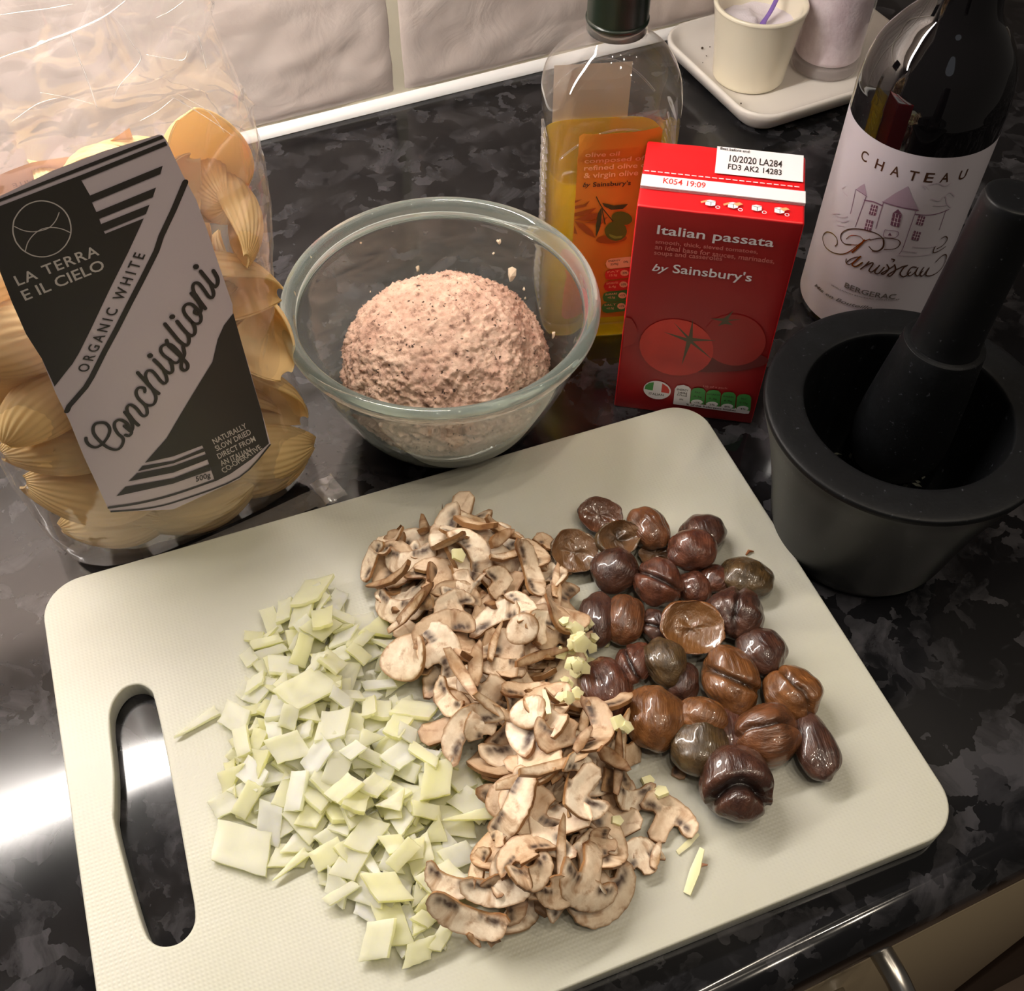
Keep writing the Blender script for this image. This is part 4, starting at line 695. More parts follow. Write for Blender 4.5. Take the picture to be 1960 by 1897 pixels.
op = smoothprof([(.0, .024, .022, 4.0), (.002, .029, .0265, 4.5), (.006, .0315, .0285, 5), (.014, .0322, .0292, 5), (.018, .0320, .0285, 5.5), (.06, .0320, .0282, 5.5), (.10, .0320, .0282, 5.5), (.122, .0320, .0284, 5), (.130, .0330, .0300, 3.6), (.142, .0334, .0310, 2.9), (.152, .0318, .0298, 2.5), (.160, .0272, .0260, 2.2), (.1665, .0205, .0200, 2.05), (.170, .0160, .0160, 2), (.173, .0142, .0142, 2), (.180, .0140, .0140, 2), (.186, .0138, .0138, 2)], 4)
loft('plastic_body', [(sesec(a, b, n, 120), z) for z, a, b, n in op], M_pet, oilb, cap=False)
oo = [(z, a-.0009, b-.0009, n) for z, a, b, n in op if z <= .1075]; oo[0] = (.0012, .022, .020, 4)
loft('oil', [(sesec(a, b, n, 120), max(z, .0012)) for z, a, b, n in oo]+[(sesec(oo[-1][1]-.0002, oo[-1][2]-.0002, 5, 120), .1083)], M_oil, oilb)
# moulded shoulder arch ridges and side grip ribs
for sx in (-1, 1):
    V, F = tube([(x, -.0301+abs(x)**2*5, .140-abs(x)**2*22) for x in np.linspace(-.028, .028, 25)], .0005, 6) if sx < 0 else tube([(x, .0301-abs(x)**2*5, .140-abs(x)**2*22) for x in np.linspace(-.028, .028, 25)], .0005, 6)
    mesh('moulded_arch', V, F, M_pet, oilb, True)
bm = bmesh.new()
for k in range(20):
    for sx in (-1, 1):
        z = .020+k*.005; V, F = tube([(sx*.0321, -.010, z), (sx*.0325, 0, z+.003), (sx*.0321, .010, z+.006)], .0005, 6); vs = [bm.verts.new(p) for p in V]
        for f in F: bm.faces.new([vs[i] for i in f])
bmo('grip_ribs', bm, M_pet, oilb, True)
lathe('neck', [(.0141, .1735), (.0141, .186), (.0130, .186), (.0130, .1735), (.0141, .1735)], hazed('neck_plastic', (.95, .95, .94), .05, 1.4, .12, (.4, .4, .38)), oilb, 64)
M_cap = mat('cap_green', sr(18, 30, 20), .3)
cap = lathe('cap', smoothprof([(.0140, .1775), (.0146, .1782), (.0146, .1795), (.0142, .1805), (.0142, .197), (.0136, .199), (0, .1995)], 3), M_cap, oilb, 64)
M_orange = mat('label_orange', sr(206, 138, 44), .5); M_olive = mat('print_olive', sr(76, 112, 36), .5); M_olived = mat('print_leaf_dark', sr(52, 72, 36), .5); M_orl = mat('print_cream', sr(240, 200, 150), .5); M_ord = mat('print_brown', sr(150, 84, 24), .5); M_olivel = mat('print_olive_light', sr(120, 160, 60), .5)
# label in the plane of the front panel; art is measured from the panel's left base point
ux, uy = math.cos(OA), math.sin(OA); base = Vector((.2256, .3925)); offx = (base-Vector((OX, OY))).dot(Vector((ux, uy))); offy = (base-Vector((OX, OY))).dot(Vector((-uy, ux)))
def osurf(u, z, d):
    x = u+offx; s = min(.98, abs(x)/.0322); dd_ = float(np.interp(z, [.1, .122, .130, .142, .152], [.0284, .0286, .0302, .0312, .0300])); n_ = float(np.interp(z, [.1, .122, .130, .142], [5.5, 5, 3.6, 2.9])); yy = -dd_*(1-s**n_)**(1/n_)
    return (x, min(yy, -.0170)-.0005-d, z)
lo = [(-13.6, 82), (-13.7, 136.5), (-12.6, 139), (6, 139.6), (24.5, 139.6), (26.2, 141), (26.2, 21), (24, 19.2), (-10.6, 19.2), (-13.5, 22)]
lo = [(u, min(z, 124.0) if False else z) for u, z in lo]
olab = printart('label', [('poly', 0, [(-13.6, 22), (-11, 19.4), (24, 19.2), (26, 22), (26.2, 138), (24.5, 140.2), (10, 139.4), (-12, 138.9), (-13.6, 137)])], [M_orange], osurf, oilb, L=3)
olab['label'] = 'orange paper label printed with olives'
printart('lettering', ART['OIL'], [M_ink, M_orl, M_olivel, M_ord, M_olived, M_olive, M_olive, M_green, M_redp], osurf, olab, L=3, d0=.0005)
M_backlab = mat('label_back_white', sr(188, 170, 150), .6)
o = printart('back_label', [('poly', 0, [(-24, 24), (16, 24), (16, 138), (-24, 138)])], [M_backlab], lambda x, z, d: (x, .0296+d, z), oilb, L=6); o['label'] = 'pale back label seen through the plastic'

# ================================================================== TRAY, SALT CUP, SPOON, SALT GLASS
M_tray = mat('tray_glaze', sr(232, 226, 218), .22); M_cup = mat('cup_glaze', sr(238, 230, 208), .25)
tray = empty('serving_tray', (.486, .586, 0), 'off-white rounded square ceramic tray in the rear corner', 'tray', math.radians(2.5))
TWd, THt = .162, .128; S = []
for z, ins, r in ((.0015, .012, .012), (.0005, .010, .014), (.004, .006, .018), (.012, .0008, .024), (.0155, .0, .025), (.0172, .001, .024), (.0168, .003, .022), (.012, .0065, .018), (.0085, .011, .014), (.0072, .018, .010), (.0070, .03, .006)):
    S.append((rrect(TWd-2*ins, THt-2*ins, r, 8), z))
loft('dish', S, M_tray, tray)
M_crumb = mat('crumb_dark', sr(70, 56, 46), .8); bm = bmesh.new(); rnd = random.Random(3)
for px, py, s in ((1347, 58, 1.1), (1344, 92, 1.1), (1357, 55, .6), (1352, 107, .5), (1345, 120, .5), (1319, 130, .6), (1418, 198, .6), (1359, 90, .4)):
    p = at(px, py, .0085); q = Matrix.Rotation(-math.radians(2.5), 3, 'Z') @ (p-Vector((.486, .586, 0))); bmesh.ops.create_icosphere(bm, subdivisions=1, radius=.0009*s, matrix=Matrix.Translation((q.x, q.y, .0086)))
for vt in bm.verts: vt.co += Vector((rnd.uniform(-1, 1), rnd.uniform(-1, 1), 0))*.0002
o = bmo('crumbs', bm, M_crumb, tray); tag(o, 'dark crumbs on the tray glaze', kind='stuff')
CX, CY = .4430, .5815
cup = empty('salt_cup', (CX, CY, .0072), 'cream ceramic cup of salt standing on the tray', 'cup')
lathe('cup_body', smoothprof([(0, .0008), (.019, .0006), (.0225, .0002), (.0248, .0018), (.0253, .006), (.0270, .022), (.0292, .040), (.0312, .0515), (.0318, .0535), (.0310, .0552), (.0288, .0545), (.0274, .050), (.0252, .030), (.0232, .012), (.018, .0065), (0, .006)], 4), M_cup, cup, 96)
M_salt = mat('salt', sr(226, 218, 224), .7); v = coords(M_salt); bump(M_salt, noise(M_salt, v, 900, 2), .6, .0004)
def saltmesh(name, r, z, amp, loc, label):
    V = [(0, 0, z)]; F = []; nr, na = 14, 48
    for j in range(1, nr+1):
        for i in range(na):
            a = 2*PI*i/na; rr_ = r*j/nr; V.append((rr_*math.cos(a), rr_*math.sin(a), z+amp*mnoise.fractal(Vector((rr_*math.cos(a)*60, rr_*math.sin(a)*60, 1)), 1, 2, 3)+amp*1.2*math.cos(a-2.2)*(1-(j/nr)**2)))
    for i in range(na): F.append((0, 1+i, 1+(i+1) % na))
    for j in range(nr-1):
        for i in range(na): a = 1+j*na+i; b = 1+j*na+(i+1) % na; F.append((a, a+na, b+na, b))
    o = mesh(name, V, F, M_salt, None, True); o.location = loc; return tag(o, label, 'salt', kind='stuff')
saltmesh('salt_heap', .0262, .0395, .003, (CX, CY, .0072), 'fine white salt filling the cream cup')
M_purple = mat('spoon_purple', sr(128, 98, 176), .35)
p0 = at(1458, 52, .046); p1 = at(1490, -8, .058); p2 = at(1500, -60, .070)
pts = smoothprof([(p0.x, p0.y, .0440), (p0.x+.003, p0.y+.003, .0472), ((p0.x+p1.x)/2+.001, (p0.y+p1.y)/2, .0535), (p1.x, p1.y, .0615), (p2.x, p2.y, .074)], 6)
o0 = Vector(pts[0]); V, F = tube([Vector(p)-o0 for p in pts], [.0032-.0016*min(1, i/8)-.0002*(i > 16) for i in range(len(pts))], 12, .6)
sp = empty('plastic_spoon', o0, 'small purple plastic spoon stuck in the cup of salt', 'spoon'); mesh('handle', V, F, M_purple, sp, True)
V, F = lathe_vf([(0, -.003), (.003, -.0026), (.0052, -.0010), (.0056, .0002), (.0048, 0), (.0025, -.0016), (0, -.002)], 24); o = mesh('spoon_bowl', V, F, M_purple, sp, True); o.location = (-.002, -.002, -.0016); o.scale = (1, 1.3, 1)
GX, GY = .5005, .5720
jar = empty('salt_glass', (GX, GY, .0072), 'tall glass of pinkish salt behind the cream cup', 'glass')
M_sg = hazed('tumbler_glass', (.97, .96, .97), .1, 1.25, .45, (.42, .38, .37))
lathe('glass_wall', smoothprof([(0, .0004), (.0215, .0004), (.0240, .0015), (.0243, .005), (.0243, .02), (.0245, .06), (.0248, .105), (.0243, .106)], 4), M_saltglass, jar, 96)
lathe('glass_base', [(0, .001), (.0225, .001), (.0232, .003), (.0232, .0075), (.0225, .0085), (0, .0085)], M_sg, jar, 96)
M_saltp = mat('salt_pink', sr(216, 198, 206), .75); v = coords(M_saltp); lk(M_saltp, ramp(M_saltp, noise(M_saltp, v, 70, 5, .6), [(.3, sr(196, 176, 184)), (.7, sr(228, 216, 222))]), bsdf(M_saltp).inputs['Base Color']); bump(M_saltp, noise(M_saltp, v, 500, 2), .5, .0005)
o = lathe('salt_fill', smoothprof([(0, .0095), (.018, .0095), (.0225, .012), (.0228, .02), (.0231, .06), (.0232, .09), (.018, .094), (0, .096)], 4), M_saltp, None, 64); o.location = (GX, GY, .0072); tag(o, 'pinkish coarse salt packed in the tall glass', 'salt', kind='stuff')

# ================================================================== MORTAR AND PESTLE
M_gran = mat('granite_black', sr(24, 25, 28), .5, spec=.22)
v = coords(M_gran); g1 = noise(M_gran, v, 420, 3, .6); g2 = noise(M_gran, v, 60, 5, .65)
cg = mixc(M_gran, ramp(M_gran, g1, [(.66, (0, 0, 0)), (.74, (1, 1, 1))]), sr(10, 11, 13), sr(60, 62, 68)); cg2 = mixc(M_gran, ramp(M_gran, g2, [(.5, (0, 0, 0)), (.75, (.6, .6, .6))]), cg, sr(20, 22, 25)); lk(M_gran, cg2, bsdf(M_gran).inputs['Base Color']); bump(M_gran, g1, .25, .0004)
M_granp = mat('granite_polished', sr(20, 21, 23), .42, spec=.2); v = coords(M_granp); lk(M_granp, mixc(M_granp, ramp(M_granp, noise(M_granp, v, 380, 3, .6), [(.68, (0, 0, 0)), (.74, (1, 1, 1))]), sr(14, 15, 17), sr(60, 62, 66)), bsdf(M_granp).inputs['Base Color'])
MX, MY = .2902, .2243; mor = empty('mortar', (MX, MY, 0), 'heavy black granite mortar at the right edge', 'mortar')
lathe('outer_wall', smoothprof([(0, .001), (.034, .001), (.0395, .0006), (.0425, .003), (.0445, .010), (.0475, .028), (.0520, .050), (.0565, .068), (.0605, .081), (.0618, .0855), (.0624, .0875)], 4), M_granp, mor, 128, caps=False)
lathe('rim_and_cavity', smoothprof([(.0624, .0875), (.0623, .0892), (.0612, .0902), (.057, .0905), (.050, .0903), (.0462, .0900), (.0450, .0892), (.0444, .0865), (.0432, .075), (.0405, .055), (.0365, .036), (.029, .025), (.018, .020), (0, .0185)], 4), M_gran, mor, 128, caps=False)
B0 = at(1718, 838, .052); T0 = at(1948, 374, .185); ax = (T0-B0); Lp = ax.length; axn = ax.normalized()
pes = empty('pestle', B0, 'black granite pestle leaning in the mortar', 'pestle'); pes.rotation_euler = axn.to_track_quat('Z', 'Y').to_euler()
lathe('grinding_end', smoothprof([(0, -.0212), (.008, -.0198), (.0155, -.0150), (.0205, -.007), (.0222, .002), (.0218, .014), (.0205, .030), (.0188, .048), (.0178, .0585), (.0172, .0598), (.0150, .0603)], 4), M_gran, pes, 96)
lathe('handle', smoothprof([(.0150, .0600), (.0144, .064), (.0140, .075), (.0134, .10), (.0128, Lp-.008), (.0124, Lp-.002), (.0105, Lp), (0, Lp+.0003)], 4), M_granp, pes, 96)
# crushed herbs at the bottom of the cavity
M_herb = mat('herb_grey', sr(92, 94, 84), .8); bm = bmesh.new(); rnd = random.Random(9)
for k in range(150):
    a = rnd.uniform(0, 2*PI); r = .031*math.sqrt(rnd.random()); 
    if k < 60: a = rnd.gauss(-1.35, .5); r = rnd.uniform(.022, .036)
    z = np.interp(r, [0, .018, .029, .0365, .0405], [.019, .0205, .0255, .0365, .056])+rnd.uniform(.001, .004)
    l = rnd.uniform(.002, .006); w = rnd.uniform(.0006, .0018); Rm = Matrix.Translation((r*math.cos(a), r*math.sin(a), z)) @ Matrix.Rotation(rnd.uniform(0, 6.28), 4, 'Z') @ Matrix.Rotation(rnd.uniform(-.7, .7), 4, 'X')
    q = [bm.verts.new(Rm @ Vector(p)) for p in ((-l/2, 0, 0), (0, -w, .0003), (l/2, 0, 0), (0, w, .0003))]; bm.faces.new(q)
hb = bmo('crushed_herbs', bm, M_herb); hb.location = (MX, MY, 0); tag(hb, 'crushed dry herb flakes at the bottom of the mortar', 'herbs', kind='stuff')
# ================================================================== PASTA BAG
PA = math.radians(6); PO = Vector((-.007, .347, 0)); pe = Vector((math.cos(PA), math.sin(PA), 0)); pn = Vector((-math.sin(PA), math.cos(PA), 0))
def pw(u, v, z): return PO+pe*u+pn*v+Vector((0, 0, z))
bag = empty('pasta_bag', PO, 'clear cellophane bag of large pasta shells with black and white label', 'bag', PA)
def bulge(u, z):
    bz = np.interp(z, [0, .02, .05, .10, .15, .20, .24], [0, .008, .0125, .011, .008, .004, .001])
    return float(bz)*max(0, 1-(u/.050)**2)
HW = ([0, .012, .03, .08, .13, .165, .19, .22, .25, .30], [.064, .068, .0700, .0700, .0705, .0745, .0745, .0690, .0640, .0610])
HD = ([0, .012, .03, .08, .13, .165, .19, .22, .25, .30], [.0400, .0425, .044, .0440, .042, .038, .031, .018, .009, .004])
VC = ([0, .08, .13, .165, .19, .22, .25, .30], [.0440, .0475, .046, .0420, .0345, .0235, .0245, .032])
def bsec(t, z, wr=True):
    hw = float(np.interp(z, *HW)); hd = float(np.interp(z, *HD)); vc = float(np.interp(z, *VC)); n = 3.2 if z < .18 else 2.6
    c, s = math.cos(t), math.sin(t); u = hw*math.copysign(abs(c)**(2/n), c); v = vc+hd*math.copysign(abs(s)**(2/n), s)
    if c > 0: u *= 1-.10*math.exp(-((z-.088)/.028)**2)
    if s < 0: v -= bulge(u, z)*min(1, -s*2)
    if not wr: return u, v
    am = float(np.interp(z, [0, .01, .16, .2, .3], [.0003, .0009, .0010, .0026, .0036]))
    if s < -.3 and abs(u) < .045 and .03 < z < .215: am *= .12
    p = Vector((u*22, v*22, z*15))
    w = .6*mnoise.noise(p+Vector((5, 2, 1)))-.9*max(0, 1-abs(mnoise.noise(p*.9+Vector((5, 2, 1))))*9)+.7*max(0, 1-abs(mnoise.noise(p*1.4+Vector((1, 9, 4))))*10)+.35*max(0, 1-abs(mnoise.noise(p*2.9))*8)
    w = am*w; l = math.hypot(c, s*1.0)
    return u+c*w, v+s*w
NT, NZ = 300, 210; V = []; F = []
for j in range(NZ+1):
    z = .0008+.299*j/NZ
    for i in range(NT):
        u, v_ = bsec(2*PI*i/NT, z); V.append((u, v_, z+(.003*mnoise.noise(Vector((u*30, v_*30, 3))) if j == NZ else 0)))
for j in range(NZ):
    for i in range(NT): F.append((j*NT+i, j*NT+(i+1) % NT, (j+1)*NT+(i+1) % NT, (j+1)*NT+i))
F.append(tuple(range(NT))[::-1])
mesh('film', V, F, M_film, bag, True)['label'] = 'crinkled clear cellophane'
M_crease_glint = film('cellophane_crease_glint', .35, (.95, .92, .9), .15, .15)  # pale tubes laid along creases, painting the glare streaks on the film
for w, p in CREASE_GLINT:
    p = [q for q in p if q[0] < float(np.interp(q[1], *HW))-.008]; w *= .75
    if len(p) < 2: continue
    p = smoothprof(p, 4); n_ = len(p); V, F = tube([(u, .0145+.0008*mnoise.noise(Vector((u*90, z*90, 0))), z) for u, z in p], [w*.0007*(.35+.65*math.sin(PI*(i+.5)/n_)) for i in range(n_)], 8, .5); mesh('crease_glint', V, F, M_crease_glint, bag, True)
# crinkled bottom seam standing out along the foot of the bag
V = []; F = []; nn = 120
for i in range(nn+1):
    u = -.064+.1285*i/nn; e = 1 if .08 < i/nn < .92 else 2.0; zz = .0012+.0022*abs(mnoise.noise(Vector((i*.45, 0, 0))))+(.004*abs(mnoise.noise(Vector((i*.9, 3, 0)))) if e > 1 else 0)
    V += [(u, .003-bulge(u, .004), .0012), (u, -.003-.001*e+.0015*mnoise.noise(Vector((i*.2, 5, 0))), zz), (u, -.0065-.0022*e-.001*mnoise.noise(Vector((i*.3, 1, 0))), .0014+zz*.5)]
for i in range(nn):
    for k in (0, 1): a = 3*i+k; F.append((a, a+1, a+4, a+3))
M_seam = film('cellophane_seam', .22, (.85, .8, .78), .1, .10)
mesh('bottom_seam', V, F, M_seam, bag, True)
for u0 in (.0625, -.066):   # flared corner ears of the seam
    V = []; F = []; 
    for j in range(7):
        for i in range(7): x = u0+(i/6-.5)*.012; V.append((x+.002*j/6*(1 if u0 > 0 else -1), .006-.016*j/6, .0025+.0035*abs(mnoise.noise(Vector((i*.8, j*.8, u0*50))))))
    for j in range(6):
        for i in range(6): a = j*7+i; F.append((a, a+1, a+8, a+7))
    mesh('seam_ear', V, F, M_seam, bag, True)
# paper label: measured on the flat front plane, then brought forward to the bellied film along its own height
CV = -(Vector((0, 0, 0))-PO).dot(pn); CU = (Vector((0, 0, 0))-PO).dot(pe)
def lsurf(u, z, d):
    z0 = z; b = bulge(u, max(0, z))+.0012+d
    dep = CV   # horizontal distance of the standpoint the label was surveyed from
    k = b/dep
    return (u+(CU-u)*k, 0-b, z+(CAMH-z)*k)
M_lab = mat('bag_label_paper', sr(205, 192, 200), .5, Subsurface_Weight=.0); M_dark = mat('bag_label_black', sr(46, 42, 40), .5); M_lw = mat('bag_label_print_white', sr(196, 188, 184), .5)
out = ART['BAG_OUT']
plab = printart('label', [('poly', 0, out)], [M_lab], lsurf, bag, L=3.0, d0=0); plab['label'] = 'black and white paper label'
printart('lettering', ART['BAG'], [M_dark, M_lw], lsurf, plab, L=3.0, d0=.0002, dd=.000006)
# emblem: plain line figure inside the circle
def gp(x, y): return None
em = []
cxm, cym = -15.6, 189.0
# back label, seen through the empty top of the bag
M_bl = mat('back_label_pink', sr(226, 196, 188), .6); M_bi = mat('back_label_ink', sr(178, 148, 142), .6)
def bls(x, z, d): return (x, .0740-d-.42*max(0, z-.150)-.004*math.sin(x*60), z)
bl = printart('back_label', [('poly', 0, [(-60, 60), (31, 60), (31.5, 176), (30, 193), (20, 188), (8, 184.5), (-8, 185), (-24, 181), (-60, 176)])], [M_bl], bls, bag, L=4); bl['label'] = 'pinkish label on the back of the bag'
ops = [('text', 1, 'ORGANIC WHITE', (14, 176.5), (-18, 175.0), (14.2, 179.2), {}), ('text', 1, 'Conchiglioni', (19, 169.5), (-22, 167.8), (19.2, 174.5), {'shear': .3}), ('line', 1, .3, [(12, 166.4), (-30, 165.5)])]
for k in range(5): ops.append(('text', 1, 'pasta di semola di grano duro biologico', (14-k*2, 163-k*2.4), (-34, 162-k*2.4), (14-k*2, 164.2-k*2.4), {}))
ops += [('line', 1, .3, [(17.0+k*1.2, 186.6+k*.55), (29.5, 191.2-k*1.4)]) for k in range(0)]
printart('lettering', ops, [M_bl, M_bi], lambda x, z, d: bls(x, z, d+.0004), bl, L=4)

# ------------------------------------------------------------------ pasta shells (inside the bag, things of their own)
def shellmat(nm, c, tw):
    mm = bpy.data.materials.new(nm); mm.use_nodes = True; nt = mm.node_tree; b = bsdf(mm); b.inputs['Base Color'].default_value = (*c, 1); b.inputs['Roughness'].default_value = .5
    out = [n for n in nt.nodes if n.type == 'OUTPUT_MATERIAL'][0]; tl = nt.nodes.new('ShaderNodeBsdfTranslucent'); tl.inputs[0].default_value = (c[0], c[1]*.97, c[2]*.8, 1)
    mx = nt.nodes.new('ShaderNodeMixShader'); mx.inputs[0].default_value = tw; nt.links.new(b.outputs[0], mx.inputs[1]); nt.links.new(tl.outputs[0], mx.inputs[2]); nt.links.new(mx.outputs[0], out.inputs[0]); return mm
M_shell = shellmat('pasta', sr(238, 212, 156), .42)
def shellmesh(seed, Ls, Rs, A0, curl):
    rnd = random.Random(seed); ns, na = 30, 120; V = []; F = []
    th = .0007
    for side in (0, 1):
        for j in range(ns+1):
            s = j/ns; pr = math.sin(PI*(.04+.92*s))**.62; A = A0*(.55+.45*math.sin(PI*s)**.7)
            for i in range(na+1):
                q = i/na*2-1; a = q*A; rib = .00022*math.cos(44*A0*q*.6) if side == 0 else 0
                R = Rs*pr*(1-curl*max(0, abs(q)-.55)**1.2)+rib-(th*1.6 if side else 0)
                x = R*math.sin(a)*1.0; y = -R*math.cos(a)*.82; z = (s-.5)*Ls+ .003*math.sin(q*2)*math.sin(PI*s)-.0022*q*q*math.cos(PI*s)
                V.append((x, y, z))
    st = (ns+1)*(na+1)
    for side in (0, 1):
        for j in range(ns):
            for i in range(na):
                a = side*st+j*(na+1)+i; f = (a, a+1, a+na+2, a+na+1); F.append(f if side == 0 else f[::-1])
    for j in range(ns):
        for i in (0, na): a = j*(na+1)+i; F.append((a, a+na+1, a+na+1+st, a+st))
    for i in range(na):
        for j in (0, ns): a = j*(na+1)+i; F.append((a, a+1, a+1+st, a+st))
    me = bpy.data.meshes.new('pasta_shell'); me.from_pydata(V, [], F); me.update(); me.materials.append(M_shell); me.polygons.foreach_set('use_smooth', [True]*len(F)); return me
SM = [shellmesh(1, .052, .0165, 2.1, .35), shellmesh(2, .056, .0180, 1.75, .15), shellmesh(3, .049, .0160, 2.4, .5)]
from mathutils import Euler
def Euler3(a, b, c): return Euler((math.radians(a), math.radians(b), math.radians(c))).to_matrix()
GS = 'pasta shells in the bag'; SLAB = 'ribbed pale yellow pasta shell packed in the clear bag'
def shell(u, v, z, rx, ry, rz, k=0, lab=SLAB, sc=1.0):
    o = bpy.data.objects.new('pasta_shell', SM[k % 3]); COL.objects.link(o)
    ax_ = Euler3(rx, ry, rz) @ Vector((0, 0, 1)); au, av, az = abs(ax_.dot(pe)), abs(ax_.dot(pn)), abs(ax_.z); ex = lambda c_: c_*.0265*sc+.0125*math.sqrt(max(0, 1-c_*c_))
    zt = .0015+ex(az); z = max(z, zt); hw_ = float(np.interp(z, *HW))-.0015-ex(au); u = max(-hw_, min(hw_, u)); hd_ = float(np.interp(z, *HD)); vc_ = float(np.interp(z, *VC)); e_ = max(0, hd_-.001-ex(av)); v = max(vc_-e_-bulge(u, z)*.7, min(vc_+e_, v))
    o.location = pw(u, v, z); o.rotation_euler = (math.radians(rx), math.radians(ry), math.radians(rz)); o.scale = (sc,)*3
    
    if lab == SLAB:
        wv = Vector(o.location)-PO; uu = wv.dot(pe); side = 'left of the label' if uu < -.036 else ('right of the label' if uu > .036 else 'hidden behind the label'); hv = 'upper' if z > .13 else ('middle' if z > .07 else 'lower')
        lab2 = 'ribbed pasta shell in the %s part of the bag, %s' % (hv, side)
    else: lab2 = lab
    tag(o, lab2, 'pasta', GS if lab == SLAB else None); return o
PS = []
hero = [(.052, .030, .178, -12, 12, 200, 1, 'large upright yellow pasta shell at the top right of the bag', 1.08),
        (.012, .036, .180, -20, -50, 150, 1, 'pasta shell with pointed tip poking up behind the label corner', 1.0),
        (.050, .022, .128, 10, 75, 175, 0, 'pasta shell right of the label, below the top shell', 1.05),
        (.054, .020, .094, 60, 20, 190, 1, 'broad ribbed pasta shell right of the label middle', 1.0),
        (-.052, .018, .142, 5, 85, 0, 0, 'round backed pasta shell left of the label', 1.08),
        (-.050, .016, .108, 8, 65, 20, 2, 'ribbed pasta shell left of the label, second down', 1.0),
        (-.051, .017, .078, 0, 95, -8, 0, 'ribbed pasta shell left of the label, third down', 1.0),
        (-.040, .013, .045, 20, 120, 10, 1, 'ribbed pasta shell at the label foot, left', 1.0),
        (.052, .020, .060, 0, 50, 160, 1, 'open pasta shell right of the label foot', 1.0),
        (.040, .014, .030, 20, 110, 30, 0, 'fluted pasta shell at the lower right of the bag', 1.0),
        (.006, .004, .024, 0, 95, 5, 2, 'fluted pasta shell under the label bottom edge', 1.0),
        (.0, .0, .012, 6, 92, 4, 1, 'fluted pasta shell lying flat at the bag foot, centre', 1.0),
        (.034, .0, .012, 0, 88, -6, 2, 'fluted pasta shell lying flat at the bag foot, right', 1.0),
        (-.036, .0, .012, 10, 88, -8, 0, 'ribbed pasta shell in the lower left corner of the bag', .95)]
for u, v_, z, a, b, c, k, lb, s in hero: shell(u, v_, z, a, b, c, k, lb, s); PS.append(Vector((u, v_, z)))
rnd = random.Random(12)
for tries in range(6000):
    z = rnd.uniform(.017, .172); hw = float(np.interp(z, *HW))-.014; u = rnd.uniform(-hw, hw); v_ = rnd.uniform(.014, .072) if z < .15 else rnd.uniform(.02, .056)
    q = Vector((u, v_, z))
    if all((q-p).length > .0225 for p in PS) and len(PS) < 62:
        PS.append(q); shell(u, v_, z, rnd.uniform(-40, 40), rnd.choice((-1, 1))*rnd.uniform(40, 110), rnd.uniform(0, 360), rnd.randrange(3), sc=.92)
# ================================================================== FOOD ON THE BOARD
class Heap:
    R = .0012
    def __init__(s): s.x0, s.y0 = -.10, .07; s.h = np.full((250, 310), BZ)
    def idx(s, x, y): return np.clip(((y-s.y0)/s.R).astype(int), 0, 249), np.clip(((x-s.x0)/s.R).astype(int), 0, 309)
    def at(s, x, y): j, i = s.idx(np.array([x]), np.array([y])); return s.h[j, i][0]
    def surf(s, px, py):    # first meeting of the sight line with the pile
        z = BZ+.04
        while z > BZ:
            p = at(px, py, z)
            if s.at(p.x, p.y) >= z: return p
            z -= .0006
        return at(px, py, BZ)
    def place(s, o, fp, th, x, y, rot, rnd, tilt=.25, maxs=.7, q=82, extra=0.0, local=(0, 0)):
        c, sn = math.cos(rot), math.sin(rot); X = x+fp[:, 0]*c-fp[:, 1]*sn; Y = y+fp[:, 0]*sn+fp[:, 1]*c
        j, i = s.idx(X, Y); H = s.h[j, i]; A = np.stack([X-x, Y-y, np.ones_like(X)], 1)
        k = np.linalg.lstsq(A.T@A+np.diag([1e-5*len(X)*.3, 1e-5*len(X)*.3, 1e-9]), A.T@H, rcond=None)[0]
        gx, gy = k[0]+rnd.uniform(-tilt, tilt)+local[0], k[1]+rnd.uniform(-tilt, tilt)+local[1]; g = math.hypot(gx, gy)
        if g > maxs: gx *= maxs/g; gy *= maxs/g
        pl = gx*(X-x)+gy*(Y-y); zc = np.percentile(H-pl, q)+th/2+extra
        zc = max(zc, float((BZ-pl).max())+th/2*1.02+.0001)
        n = Vector((-gx, -gy, 1)).normalized(); qn = Vector((0, 0, 1)).rotation_difference(n) @ Matrix.Rotation(rot, 3, 'Z').to_quaternion()
        o.rotation_mode = 'QUATERNION'; o.rotation_quaternion = qn; o.location = (x, y, zc)
        s.h[j, i] = np.maximum(H, zc+pl+th/2*.8); return zc
HP = Heap()
YAW = math.radians(-24.3)
def inpoly(x, y, P):
    c = False; n = len(P)
    for i in range(n):
        x1, y1 = P[i]; x2, y2 = P[(i+1) % n]
        if (y1 > y) != (y2 > y) and x < (x2-x1)*(y-y1)/(y2-y1)+x1: c = not c
    return c
def edgedist(x, y, P):
    d = 9; n = len(P)
    for i in range(n):
        a = Vector(P[i]); b = Vector(P[(i+1) % n]); ab = b-a; t = max(0, min(1, (Vector((x, y))-a).dot(ab)/ab.length_squared)); d = min(d, (Vector((x, y))-a-ab*t).length)
    return d

